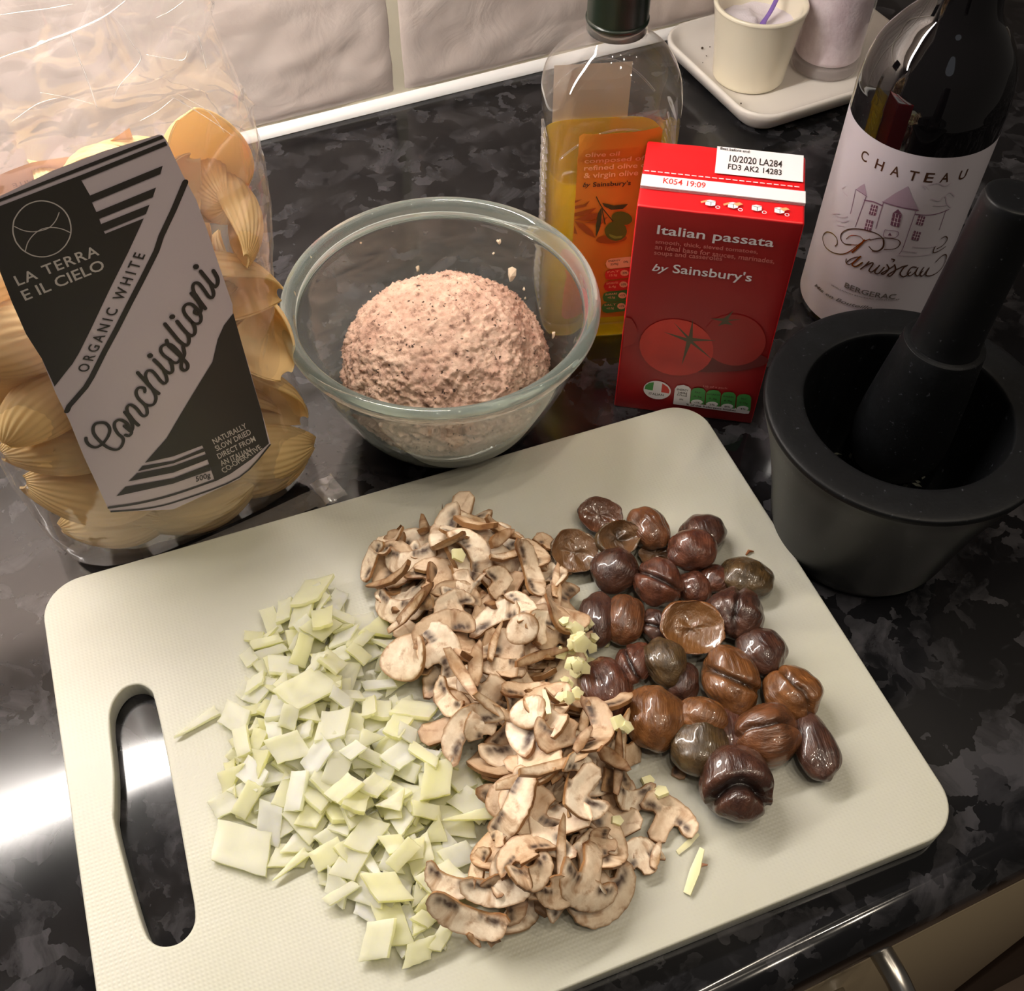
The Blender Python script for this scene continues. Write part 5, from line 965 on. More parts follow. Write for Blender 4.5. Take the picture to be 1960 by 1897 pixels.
def slab(name, outline, th, colf, mat_, step=.0009, bend=(0, 0), wob=.0002, seed=0, edgecol=(.5, .3, .2)):
    """flat slice: filled outline of the given thickness, bent a little, with its own colours"""
    rnd = random.Random(seed); n = len(outline); P = [Vector(p) for p in outline]
    xs = [p[0] for p in outline]; ys = [p[1] for p in outline]; pts = list(P); x = min(xs)
    while x < max(xs):
        y = min(ys)
        while y < max(ys):
            qx, qy = x+rnd.uniform(-.2, .2)*step, y+rnd.uniform(-.2, .2)*step
            if inpoly(qx, qy, outline) and edgedist(qx, qy, outline) > step*.55: pts.append(Vector((qx, qy)))
            y += step
        x += step
    vo, _, fo, *_r = delaunay_2d_cdt(pts, [(i, (i+1) % n) for i in range(n)], [list(range(n))], 1, 1e-7)
    V = []; C_ = []; F = []; off = Vector((seed*1.3, seed*.7, 0))
    nv = len(vo)
    for sd in (1, -1):
        for p in vo:
            e = edgedist(p.x, p.y, outline); rr = th/2*(1-.28*max(0, 1-e/(th*.35))**2)
            z = sd*rr+bend[0]*p.x*p.x*60+bend[1]*p.y*p.y*60+wob*mnoise.noise(Vector((p.x*260, p.y*260, sd*3))+off)+wob*2*mnoise.noise(Vector((p.x*90, p.y*90, 0))+off)
            V.append((p.x, p.y, z)); C_.append(colf(p.x, p.y, e, sd))
    for f in fo:
        f = tuple(f); F.append(f); F.append(tuple(i+nv for i in f)[::-1])
    b0 = len(V)
    # rim, with its own vertices so that the skin colour stops at the edge
    idx = [min(range(nv), key=lambda k: (vo[k]-P[i]).length_squared) for i in range(n)]
    for i in idx: V.append(V[i]); V.append(V[i+nv]); C_.append(edgecol); C_.append(edgecol)
    area2 = sum(outline[i][0]*outline[(i+1) % n][1]-outline[(i+1) % n][0]*outline[i][1] for i in range(n))
    for i in range(n):
        a = b0+2*i; b = b0+2*((i+1) % n); F.append((a, a+1, b+1, b) if area2 > 0 else (a, b, b+1, a+1))
    me = bpy.data.meshes.new(name); me.from_pydata(V, [], F); me.update(); me.materials.append(mat_)
    ca = me.color_attributes.new('col', 'FLOAT_COLOR', 'POINT'); ca.data.foreach_set('color', [q for c in C_ for q in (*c, 1)])
    me.polygons.foreach_set('use_smooth', [i < len(F)-n for i in range(len(F))])
    fp = []; 
    x = min(xs)
    while x < max(xs):
        y = min(ys)
        while y < max(ys):
            if inpoly(x, y, outline): fp.append((x, y))
            y += .0012
        x += .0012
    return me, np.array(fp if len(fp) > 3 else [(0, 0), (.0006, 0), (0, .0006), (-.0006, 0)]), th

# ---- mushroom slices
M_mush = mat('mushroom', (.6, .45, .35), .5, Subsurface_Weight=.0, Subsurface_Radius=(.003, .002, .001), Subsurface_Scale=1.0)
ac = colattr(M_mush); oi = N(M_mush, 'ShaderNodeObjectInfo'); v = coords(M_mush)
tn = ramp(M_mush, oi.outputs['Random'], [(0, (1.10, 1.07, 1.03)), (.35, (1.02, .96, .89)), (.65, (.84, .72, .60)), (1, (.58, .44, .33))])
gn_ = ramp(M_mush, noise(M_mush, v, 260, 4, .6), [(.3, (.82, .74, .68)), (.6, (1, 1, 1))])
st_ = ramp(M_mush, noise(M_mush, v, 95, 4, .6, dist=.6), [(.34, (.60, .46, .36)), (.46, (1, 1, 1))]); lk(M_mush, mixc(M_mush, 1, mixc(M_mush, 1, mixc(M_mush, 1, ac, tn, 'MULTIPLY'), gn_, 'MULTIPLY'), st_, 'MULTIPLY'), bsdf(M_mush).inputs['Base Color']); bump(M_mush, noise(M_mush, v, 500, 3), .25, .0004)
cream = sr(242, 232, 214); pinkt = sr(216, 194, 168); gill = sr(72, 55, 48); skin = sr(160, 124, 84); tan_ = sr(190, 160, 122)
def cmix(a, b, t): t = max(0, min(1, t)); return tuple(x*(1-t)+y*t for x, y in zip(a, b))
def caps(w, hc, sw, sl, seed, half=0, cut=0):
    """outline of a sliced mushroom: cap dome, curled lower lips, stem; half=1 keeps the cap only, 2 the right half"""
    r = random.Random(seed); P = []
    w2 = w/2
    for k in range(25):
        a = PI*k/24; P.append((w2*math.cos(a)*(1+.04*math.sin(3*a+seed)), hc*math.sin(a)**.85))
    lip = [(-w2*.98, -hc*.16), (-w2*.86, -hc*.24), (-w2*.70, -hc*.16), (-w2*.45, hc*.02)]
    P += lip
    if half != 1 and sl > 0:
        P += [(-sw*.55, -hc*.02), (-sw*.46, -sl*.4), (-sw*.50, -sl*.85), (-sw*.2, -sl), (sw*.25, -sl*.98), (sw*.52, -sl*.8), (sw*.46, -sl*.35), (sw*.55, -hc*.02)]
    else: P += [(-w2*.2, hc*.12), (w2*.2, hc*.12)]
    P += [(-x, y) for x, y in lip[::-1]]
    if half == 2: P = [p for p in P if p[0] > -sw*.2]
    P = [(x+r.uniform(-1, 1)*.0003, y+r.uniform(-1, 1)*.0003) for x, y in P]
    if cut:
        c_, s_ = math.cos(cut), math.sin(cut); P = [p if p[0]*c_+p[1]*s_ < w*.22 else tuple(Vector(p)-Vector((c_, s_))*(p[0]*c_+p[1]*s_-w*.22)) for p in P]
        Q = []
        for p in P:
            if not Q or math.dist(p, Q[-1]) > .0003: Q.append(p)
        P = Q
    cy = sum(p[1] for p in P)/len(P)
    def colf(x, y, e, sd):
        y += cy
        ax_ = abs(x)/w2; g = math.exp(-((y-hc*(.30*(1-ax_*ax_)-.06))/(hc*.15))**2)*max(0, min(1, (abs(x)-sw*.35)/(sw*.2)))*max(0, min(1, (.90-ax_)/.12)); st = 1 if (abs(x) < sw*.6 and y < hc*.1) else 0
        c = cmix(cream, pinkt, .55*mnoise.noise(Vector((x*200, y*200, seed)))+.15+(.3 if st else 0)); c = cmix(c, gill, g*1.25*(.75+.6*mnoise.noise(Vector((x*900, y*160, seed)))))
        return cmix(c, skin, .9-e/.0005) if e < .0004 else c
    return [(x, y-cy) for x, y in P], colf
MV = {}
def addv(k, outline, colf, th, bend, seed, ec=skin):
    MV[k] = slab('mushroom_slice', outline, th, colf, M_mush, .0010, bend, .00035, seed, ec)
for i, (w, hc, sw, sl) in enumerate(((.026, .0115, .0085, .010), (.030, .013, .0095, .007), (.023, .010, .008, .011), (.028, .0125, .009, .013))):
    P, cf = caps(w, hc, sw, sl, i+1); addv(f'full{i}', P, cf, .0021, ((.35, -.2), (-.3, .4), (.2, .3), (0, -.4))[i], i+1)
for i, (w, hc) in enumerate(((.024, .0115), (.028, .013), (.020, .0105), (.030, .012))):
    P, cf = caps(w, hc, .008, 0, i+11, 1); addv(f'cap{i}', P, cf, .0020, ((.4, .2), (-.4, 0), (.3, -.3), (.5, .3))[i], i+11)
for i, (w, hc, sw, sl, cu_) in enumerate(((.028, .012, .009, .010, .3), (.026, .013, .008, .006, -2.6), (.030, .012, .01, .009, 2.2))):
    P, cf = caps(w, hc, sw, sl, i+21, 0, cu_); addv(f'cut{i}', P, cf, .0023, ((.2, .5), (-.3, .2), (.1, -.5))[i], i+21)
for i, rr_ in enumerate((.0105, .0075, .0125)):
    P = [(rr_*math.cos(t)*(1+.05*math.sin(2*t+i)), rr_*.86*math.sin(t)) for t in np.linspace(0, 2*PI, 30, endpoint=False)]
    addv(f'round{i}', P, lambda x, y, e, sd, s=i: cmix(cream, pinkt, .3+.8*mnoise.noise(Vector((x*160, y*160, s)))) if e > .0006 else skin, .0022, (.5, -.3), 31+i)
for i, (l, wd) in enumerate(((.022, .0042), (.026, .0034), (.017, .0055), (.013, .0040))):
    P = [(-l/2, -wd*.35), (-l*.2, -wd*.55), (l*.15, -wd*.45), (l*.45, -wd*.2), (l/2, wd*.1), (l*.3, wd*.45), (0, wd*.6), (-l*.3, wd*.5), (-l*.48, wd*.3)]
    P = [(x, y+.5*wd*math.sin(x*90)) for x, y in P]
    addv(f'side{i}', P, lambda x, y, e, sd, s=i: cmix(tan_, cream, .5+.9*mnoise.noise(Vector((x*150, y*300, s)))) if e > .0005 else skin, .0026, (.4, .0), 41+i)
for i in range(3):
    rq = random.Random(i); P = [(r_*math.cos(t), r_*math.sin(t)) for t, r_ in ((k*2*PI/7+rq.uniform(-.25, .25), rq.uniform(.0030, .0056)) for k in range(7))]
    addv(f'bit{i}', P, lambda x, y, e, sd, s=i: cmix(gill, tan_, .5+1.0*mnoise.noise(Vector((x*300, y*300, s)))), .0022, (.3, .3), 51+i, tan_)
rnd = random.Random(77)
MG = 'mushroom slices in the middle heap'; ML = 'brown edged mushroom slice lying in the middle heap'
NM = 0
def mushroom(px, py, kind, rot, label=None, tilt=.18, extra=0.0, local=(0, 0), sc=1.0, xy=None, q=82):
    global NM
    me, fp, th = MV[kind]; p = HP.surf(px, py) if xy is None else Vector((*xy, 0))
    o = bpy.data.objects.new('mushroom_slice', me); COL.objects.link(o); o.scale = (sc,)*3
    HP.place(o, fp*sc, th*sc, p.x, p.y, math.radians(rot)+YAW, rnd, tilt, .95, q, extra, local); 
    yy = o.location.y; reg = 'rear' if yy > .245 else ('centre' if yy > .175 else 'front'); kd = {'full': 'stemmed mushroom slice', 'cap': 'crescent shaped mushroom cap slice', 'cut': 'broken mushroom slice', 'side': 'thin edge-on mushroom strip', 'roun': 'round mushroom end disc', 'bit': 'small dark mushroom crumb'}[kind[:4] if kind[:4] in ('full', 'side', 'roun') else kind[:3]]
    tag(o, label or '%s in the %s part of the middle heap' % (kd, reg), 'mushroom', None if label else MG); NM += 1; return o

# ---- onion dice
M_on = mat('onion', sr(228, 226, 172), .32, Subsurface_Weight=.85, Subsurface_Radius=(.010, .010, .006), Subsurface_Scale=1.0)
oi = N(M_on, 'ShaderNodeObjectInfo'); v = coords(M_on, (1, 1, 1)); vs = coords(M_on, (30, 420, 30))
oc = ramp(M_on, oi.outputs['Random'], [(0, sr(246, 244, 190)), (.35, sr(250, 248, 206)), (.7, sr(252, 251, 222)), (1, sr(253, 253, 236))]); ac = colattr(M_on); occ = mixc(M_on, 1, oc, ac, 'MULTIPLY'); bsdf(M_on).inputs['Specular IOR Level'].default_value = .3
lk(M_on, occ, bsdf(M_on).inputs['Base Color']); _t = N(M_on, 'ShaderNodeBsdfTranslucent'); lk(M_on, occ, _t.inputs[0]); _x = N(M_on, 'ShaderNodeMixShader'); _x.inputs[0].default_value = .36; lk(M_on, bsdf(M_on).outputs[0], _x.inputs[1]); lk(M_on, _t.outputs[0], _x.inputs[2]); lk(M_on, _x.outputs[0], [q for q in M_on.node_tree.nodes if q.type == 'OUTPUT_MATERIAL'][0].inputs[0])
if 1: pass
if 1: pass; bump(M_on, noise(M_on, vs, 1, 2), .25, .0004)
OV = []
for i in range(16):
    r = random.Random(100+i); l = r.choice((.010, .012, .014, .016)); w = r.choice((.008, .009, .011)); 
    if i >= 12: l, w = ((.020, .0055), (.016, .005), (.009, .007), (.012, .006))[i-12]
    sk = r.uniform(-.3, .3)*w; cs = [(-l/2+sk, -w/2*r.uniform(.7, 1)), (l/2+sk, -w/2*r.uniform(.8, 1.1)), (l/2-sk, w/2*r.uniform(.75, 1.1)), (-l/2-sk, w/2)]
    if i % 5 == 2: cs = cs[:3]
    P = []
    for k in range(len(cs)):
        a, b = Vector(cs[k]), Vector(cs[(k+1) % len(cs)])
        for t in range(5): q = a+(b-a)*(t/5); P.append((q.x+r.uniform(-1, 1)*.0002, q.y+r.uniform(-1, 1)*.0002))
    OV.append(slab('onion_piece', P, r.choice((.0020, .0026, .0032)), lambda x, y, e, sd: (1, 1, 1) if sd > 0 else (.97, .99, .9), M_on, .0014, (0, r.choice((.1, .35, .7))), .0003, 100+i, (.98, .99, .90)))
OG = 'chopped onion pieces in the left heap'; OL = 'pale chopped onion piece lying in the left heap'
NO = 0
def onion(px, py, k, rot, label=None, tilt=.2, extra=0, sc=1.0, xy=None, local=(0, 0), q=80):
    global NO
    me, fp, th = OV[k]; p = HP.surf(px, py) if xy is None else Vector((*xy, 0)); o = bpy.data.objects.new('onion_piece', me); COL.objects.link(o); o.scale = (sc,)*3
    HP.place(o, fp*sc, th*sc, p.x, p.y, math.radians(rot)+YAW, rnd, tilt, .55, q, extra, local); 
    xx, yy = o.location.x, o.location.y; reg = 'at the rear' if yy > .225 else ('at the front end' if yy < .135 else ('on the left flank' if xx < -.012 else ('beside the mushrooms' if xx > .045 else 'in the middle'))); kd = 'stick shaped chopped onion piece' if k >= 12 else ('three cornered onion flake' if k % 5 == 2 else 'four cornered onion flake')
    tag(o, label or '%s %s of the left heap' % (kd, reg) if reg != 'beside the mushrooms' else label or '%s of the left heap beside the mushrooms' % kd, 'onion', None if label else OG); NO += 1; return o

def fill(polypx, N_, fn, hmax, slope, weight=None):
    P = [tuple(at(x, y, BZ+.003).xy) for x, y in polypx]; xs = [p[0] for p in P]; ys = [p[1] for p in P]; n = 0; t = 0
    while n < N_ and t < 20000:
        t += 1; x = rnd.uniform(min(xs), max(xs)); y = rnd.uniform(min(ys), max(ys))
        if not inpoly(x, y, P): continue
        d = edgedist(x, y, P); tgt = BZ+min(hmax, .0012+d*slope)*(.75+.5*mnoise.noise(Vector((x*40, y*40, 2)))+.2)
        if HP.at(x, y) > tgt: continue
        if d < .004 and rnd.random() < .5: continue
        fn((x, y), d); n += 1
    return n
onion_poly = [(585, 1120), (640, 1130), (680, 1185), (745, 1200), (775, 1260), (785, 1330), (840, 1400), (850, 1450), (915, 1490), (935, 1560), (880, 1600), (875, 1680), (850, 1720), (860, 1790), (790, 1810), (730, 1780), (700, 1740), (640, 1700), (600, 1650), (545, 1640), (500, 1570), (440, 1560), (425, 1500), (440, 1430), (440, 1350), (470, 1270), (490, 1210), (545, 1150)]
n1 = fill(onion_poly, 283, lambda xy, d: onion(0, 0, rnd.randrange(16) if rnd.random() < .85 else rnd.choice((0, 3, 5)), rnd.uniform(0, 360), xy=xy, tilt=.2, sc=rnd.uniform(.74, 1.08)), .021, .42)
for a in ((465, 1628, 3, -15, 'large square onion piece lying alone at the lower left', 1.45), (553, 1657, 12, 35, 'thick onion stick left of the heap foot', .85), (374, 1386, 12, 33, 'lone onion sliver beyond the heap, nearest the board handle', 1.05),
          (436, 1548, 4, 20, 'fan shaped onion piece on the left edge of the heap', 1.2), (478, 1538, 6, 60, 'onion piece beside the fan shaped one at the left edge', .9), (730, 1808, 5, 75, 'onion piece lowest on the left, below the heap', 1.0),
          (803, 1828, 14, 20, 'greenish onion core piece nearest the board front edge', 1.2), (846, 1798, 15, 60, 'green tinged onion stick under the lower mushroom slices', .9), (812, 1763, 14, -20, 'small white onion cube above the greenish core piece', .85),
          (655, 1712, 13, 28, 'onion stick end on at the lower left slope of the heap', .85), (712, 1198, 7, 10, 'translucent onion flap between heap and mushrooms, with a yellow spot', 1.35), (812, 1456, 13, -38, 'bright edged onion stick on top of the heap right side', .95),
          (900, 1560, 12, 5, 'curved onion stick reaching towards the mushroom heap', 1.15), (740, 1700, 1, 10, 'white onion flap near the lower end of the heap', 1.1), (600, 1135, 3, 80, 'pale onion flap at the rear tip of the heap', 1.2), (620, 1190, 4, 100, 'wide onion flap near the rear tip of the heap', 1.25), (590, 1330, 3, 40, 'shiny thick onion piece on the crest of the heap', 1.3)):
    onion(a[0], a[1], a[2], a[3], a[4], sc=a[5], tilt=.05)

mush_poly = [(715, 1085), (750, 1035), (870, 1000), (965, 1020), (1040, 1050), (1085, 1110), (1095, 1180), (1100, 1260), (1090, 1320), (1165, 1380), (1195, 1470), (1200, 1540), (1150, 1570), (1050, 1600), (960, 1570), (930, 1500), (890, 1440), (850, 1380), (850, 1330), (790, 1290), (790, 1240), (760, 1180), (715, 1140)]
mush_low = [(950, 1520), (1060, 1500), (1170, 1560), (1165, 1680), (1150, 1740), (1075, 1740), (1050, 1690), (1000, 1730), (940, 1740), (950, 1640)]
kinds = ['full0', 'full1', 'full2', 'full3', 'cap0', 'cap1', 'cap2', 'cap3', 'cut0', 'cut1', 'cut2', 'side0', 'side1', 'side2', 'side3', 'round0', 'bit0', 'bit1', 'bit2', 'side0', 'side1', 'cap2', 'cut0']
fm = lambda xy, d: mushroom(0, 0, rnd.choice(kinds), rnd.uniform(0, 360), xy=xy, tilt=.45, sc=rnd.uniform(1.0, 1.28))
n2 = fill(mush_poly, 118, fm, .0155, .5); n3 = fill(mush_low, 22, fm, .008, .35)
c3 = lambda x, y: (660+x/3.379, 960+y/3.379)
c4 = lambda x, y: (780+x/3.161, 1400+y/3.161)
HEROES = [(c3, 300, 265, 'cut0', 80, .8, 'mushroom slice with a gill gap at the rear left corner of the heap'), (c3, 400, 400, 'cap1', 175, .95, 'brown faced mushroom slice at the rear left of the heap'), (c3, 190, 430, 'cap0', 55, .85, 'leftmost pale mushroom cap slice at the rear of the heap'),
 (c3, 330, 570, 'side1', 172, 1.1, None), (c3, 320, 690, 'cap1', 160, .95, 'pale mushroom cap slice on the left flank beside the onion'), (c3, 480, 700, 'side0', 32, 1.1, None), (c3, 440, 790, 'side1', 28, 1.0, None),
 (c3, 720, 220, 'full2', 15, .8, 'upright mushroom slice with stem at the rear crest'), (c3, 850, 370, 'cap1', -60, 1.0, 'large pale mushroom slice with brown lower edge near the rear'), (c3, 850, 180, 'side2', -40, 1.2, None), (c3, 1000, 205, 'side0', -15, 1.0, None), (c3, 1000, 290, 'side2', 30, 1.0, None), (c3, 1060, 380, 'side1', 25, 1.0, None),
 (c3, 1190, 500, 'cap3', -70, .95, 'large white mushroom slice right of the rear crest'), (c3, 1240, 370, 'cap2', -65, 1.0, 'pale crescent mushroom slice near the half chestnut'), (c3, 1305, 285, 'cut1', 10, .62, 'tan mushroom piece touching the cut chestnut half'), (c3, 1365, 550, 'side0', 75, .9, None),
 (c3, 1160, 690, 'cap2', -70, .9, None), (c3, 1000, 600, 'cut0', -40, .75, None), (c3, 780, 560, 'cut2', 200, .75, None), (c3, 700, 700, 'full2', 30, .85, None), (c3, 640, 830, 'cap3', 15, .95, 'broad tan mushroom cap slice above the stemmed one'), (c3, 625, 970, 'full1', -60, .95, 'mushroom slice with dark gill curve, left centre of the heap'),
 (c3, 420, 1110, 'round0', 0, 1.15, 'round mushroom end piece against the onion heap'), (c3, 1255, 850, 'full2', 10, .72, 'small pale stemmed mushroom slice right of centre'), (c3, 1150, 920, 'round1', 30, 1.0, None), (c3, 1400, 760, 'round2', 0, .92, 'round cream mushroom disc near the chopped garlic'),
 (c3, 1010, 1080, 'cap1', 175, .85, 'mushroom cap slice with a black gill spot at centre'), (c3, 960, 950, 'side1', 68, .85, None), (c3, 850, 1080, 'side2', 70, 1.1, None), (c3, 770, 1190, 'side0', -70, 1.2, None), (c3, 680, 1310, 'cap0', 130, .85, 'pale mushroom slice low on the left centre flank'),
 (c3, 1250, 1080, 'side1', 15, 1.1, None), (c3, 1200, 1235, 'cap3', 0, .85, 'wide pale mushroom cap slice below centre'), (c3, 1310, 1330, 'round0', 20, 1.0, None), (c3, 790, 1460, 'cap3', 45, 1.0, 'large mushroom slice with brown gill arc over the onion edge'), (c3, 870, 1580, 'cut1', 80, .7, None), (c3, 1000, 1400, 'side1', -35, 1.1, None),
 (c3, 1410, 1530, 'cut2', 160, .85, 'grey brown mushroom slice right of the dark hollow'), (c3, 1650, 1500, 'cap3', -95, .95, 'long pale crescent mushroom slice on the right flank'), (c3, 1200, 1370, 'round1', 0, 1.1, None), (c3, 1560, 1400, 'side3', 60, 1.0, None), (c3, 1780, 1580, 'side1', 75, 1.0, None),
 (c4, 1060, 60, 'side3', 45, 1.0, None), (c4, 1280, 180, 'side1', 75, 1.0, None), (c4, 1220, 250, 'side2', -35, 1.0, None), (c4, 720, 300, 'side0', 5, 1.1, None), (c4, 860, 235, 'side1', 15, 1.2, None), (c4, 560, 640, 'cut1', 0, .6, None), (c4, 440, 860, 'cap0', 70, .75, None),
 (c4, 640, 470, 'cap1', 235, 1.05, 'white mushroom slice with a grey gill notch, lower left of the heap'), (c4, 590, 960, 'cap3', 190, .95, 'large white mushroom slice at the lower left end'), (c4, 750, 880, 'cap2', 210, 1.0, None), (c4, 690, 770, 'full1', 30, .8, 'yellowish mushroom slice with gills at its lower left'),
 (c4, 1040, 300, 'cap2', -20, .9, None), (c4, 1010, 430, 'cut0', 150, 1.0, 'pale mushroom slice with two brown stem marks'), (c4, 1340, 430, 'cap0', 185, .85, 'mushroom slice with dark gills on the lower right flank'), (c4, 930, 720, 'side1', 80, 1.0, None), (c4, 910, 1010, 'cut1', 190, .7, None),
 (c4, 1080, 720, 'cut2', 10, .85, 'flat grey mushroom slice at the lower end, upper one'), (c4, 1170, 690, 'cut1', 90, .6, None), (c4, 1080, 950, 'full3', 160, 1.0, 'big grey mushroom slice nearest the front edge'),
 (c4, 260, 975, 'cap0', 160, .85, 'small mushroom slice over the onion at the lowest left'), (c4, 370, 1165, 'cap3', 160, 1.05, 'white lipped mushroom slice lowest on the board'), (c4, 400, 1270, 'side3', -50, .6, 'thin tan mushroom shred below the lowest slice'), (c4, 510, 1280, 'bit1', 0, .7, 'small orange tan mushroom bit below the lowest slice'),
 (c4, 1570, 520, 'full0', -30, .95, 'stemmed mushroom slice lying apart to the right'), (c4, 1400, 770, 'cut1', 30, .8, 'pale mushroom slice alone below the stemmed one'), (c4, 1500, 760, 'side3', 60, .9, 'tan mushroom shred on the lone slice near the front'), (c4, 1640, 250, 'bit0', 0, .8, 'scrap of mushroom skin under the hollow topped chestnut')]
for f, x, y, k, r_, s, lb in HEROES:
    p = f(x, y); mushroom(p[0], p[1], k, r_, lb, tilt=.12, sc=s, q=88)
# ---- garlic
M_gar = mat('garlic', sr(232, 226, 176), .4, Subsurface_Weight=.4, Subsurface_Radius=(.004, .004, .002), Subsurface_Scale=1.0)
GV = []
for i in range(5):
    r = random.Random(200+i); n = 5; rr_ = (.0030, .0036, .0026, .0040, .0022)[i]; P = [(rr_*r.uniform(.8, 1.15)*math.cos(2*PI*k/n), rr_*r.uniform(.7, 1.1)*math.sin(2*PI*k/n)) for k in range(n)]
    GV.append(slab('garlic_piece', P, .0026, lambda x, y, e, sd: (1, 1, 1), M_gar, .0012, (0, .3), .0001, 200+i, (1, 1, 1)))
GV.append(slab('garlic_piece', [(-.0075, -.0012), (0, -.0017), (.0075, -.0008), (.0078, .0008), (0, .0015), (-.0072, .0012)], .0012, lambda x, y, e, sd: (1, 1, 1), M_gar, .0012, (0, .3), .0001, 209, (1, 1, 1)))
def garlic(px, py, k, rot, label=None, sc=1.0):
    me, fp, th = GV[k]; p = HP.surf(px, py); o = bpy.data.objects.new('garlic_piece', me); COL.objects.link(o); o.scale = (sc,)*3
    HP.place(o, fp*sc, th*sc, p.x, p.y, math.radians(rot)+YAW, rnd, .3, 1, 85); tag(o, label or 'tiny pale garlic cube between mushrooms and chestnuts', 'garlic', None if label else 'garlic cubes between mushrooms and chestnuts')
for k in range(46):
    t = rnd.random(); x = 1075+75*rnd.random()+20*t; y = 1195+95*t+rnd.uniform(-22, 22)
    if k > 32: x = rnd.uniform(1068, 1105); y = rnd.uniform(1265, 1345)
    garlic(x, y, rnd.randrange(5), rnd.uniform(0, 360), sc=rnd.uniform(.7, 1.15))
for a in ((1240, 1499, 0, 10, 'garlic cube alone right of the heap, the nearer to the chestnuts', 1.1), (1264, 1518, 3, 40, 'garlic cube alone right of the heap, above the stemmed slice', .9), (1316, 1616, 5, 40, 'short garlic sliver right of the lone mushroom slices', .8), (1328, 1672, 5, 66, 'long garlic sliver nearest the front edge', 1.25), (1183, 1398, 1, 20, 'garlic piece beside the round orange brown chestnut', 1.2), (1197, 1410, 2, 60, 'smaller garlic piece beside the round orange brown chestnut', 1.2), (879, 1072, 3, 10, 'whitish green garlic end lying on the rear mushrooms', .95), (1046, 1345, 5, 100, 'white garlic sliver lying on the mushrooms at centre', .8), (1180, 1575, 4, 0, 'garlic bit under the lower right flank of the mushrooms', 1.3)): garlic(*a)
SCR = [(1435, 1061, 'tiny brown peel curl beyond the olive chestnut', sr(150, 90, 50)), (1345, 1662, 'tiny pinkish scrap beside the long garlic sliver', sr(206, 150, 120)), (1165, 1660, 'dark speck left of the lone mushroom slice', sr(70, 40, 34))]
for px, py, lb, c in SCR:
    p = at(px, py, BZ); V, F = tube([(-.0022, 0, .0008), (0, .0012, .0012), (.0022, .0002, .0008)], [.0004, .0008, .0003], 8); o = mesh('food_scrap', V, F, mat('scrap', c, .6), None, True); o.location = (p.x, p.y, BZ); tag(o, lb, 'scrap')

# ---- chestnuts
def chestmat(i, c1, c2, c3_):
    mm = mat('chestnut', c1, .26, Coat_Weight=.6, Coat_Roughness=.09, Subsurface_Weight=.12, Subsurface_Radius=(.004, .0015, .0008), Subsurface_Scale=1.0)
    v = coords(mm); a = colattr(mm); n1_ = noise(mm, v, 1.6, 5, .6); s = N(mm, 'ShaderNodeSeparateColor'); lk(mm, a, s.inputs[0])
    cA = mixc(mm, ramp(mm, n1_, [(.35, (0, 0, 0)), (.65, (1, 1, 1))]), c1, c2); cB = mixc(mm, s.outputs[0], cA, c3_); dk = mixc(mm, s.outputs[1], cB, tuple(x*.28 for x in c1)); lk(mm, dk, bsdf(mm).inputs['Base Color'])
    vv = coords(mm, (1, .16, 1)); bump(mm, noise(mm, vv, 9, 4, .6, dist=.35), .55, .0011); return mm
CM = {'dark': chestmat(0, sr(58, 36, 30), sr(90, 58, 44), sr(104, 66, 44)), 'brown': chestmat(1, sr(84, 52, 32), sr(124, 78, 48), sr(130, 84, 52)), 'amber': chestmat(2, sr(98, 62, 34), sr(136, 88, 48), sr(118, 80, 44)), 'olive': chestmat(3, sr(64, 50, 32), sr(98, 76, 46), sr(110, 78, 48)), 'red': chestmat(4, sr(74, 42, 32), sr(114, 68, 48), sr(120, 76, 52))}
def ring_dir(p, nn):
    q = p-nn*p.dot(nn); return q.normalized() if q.length > 1e-5 else q
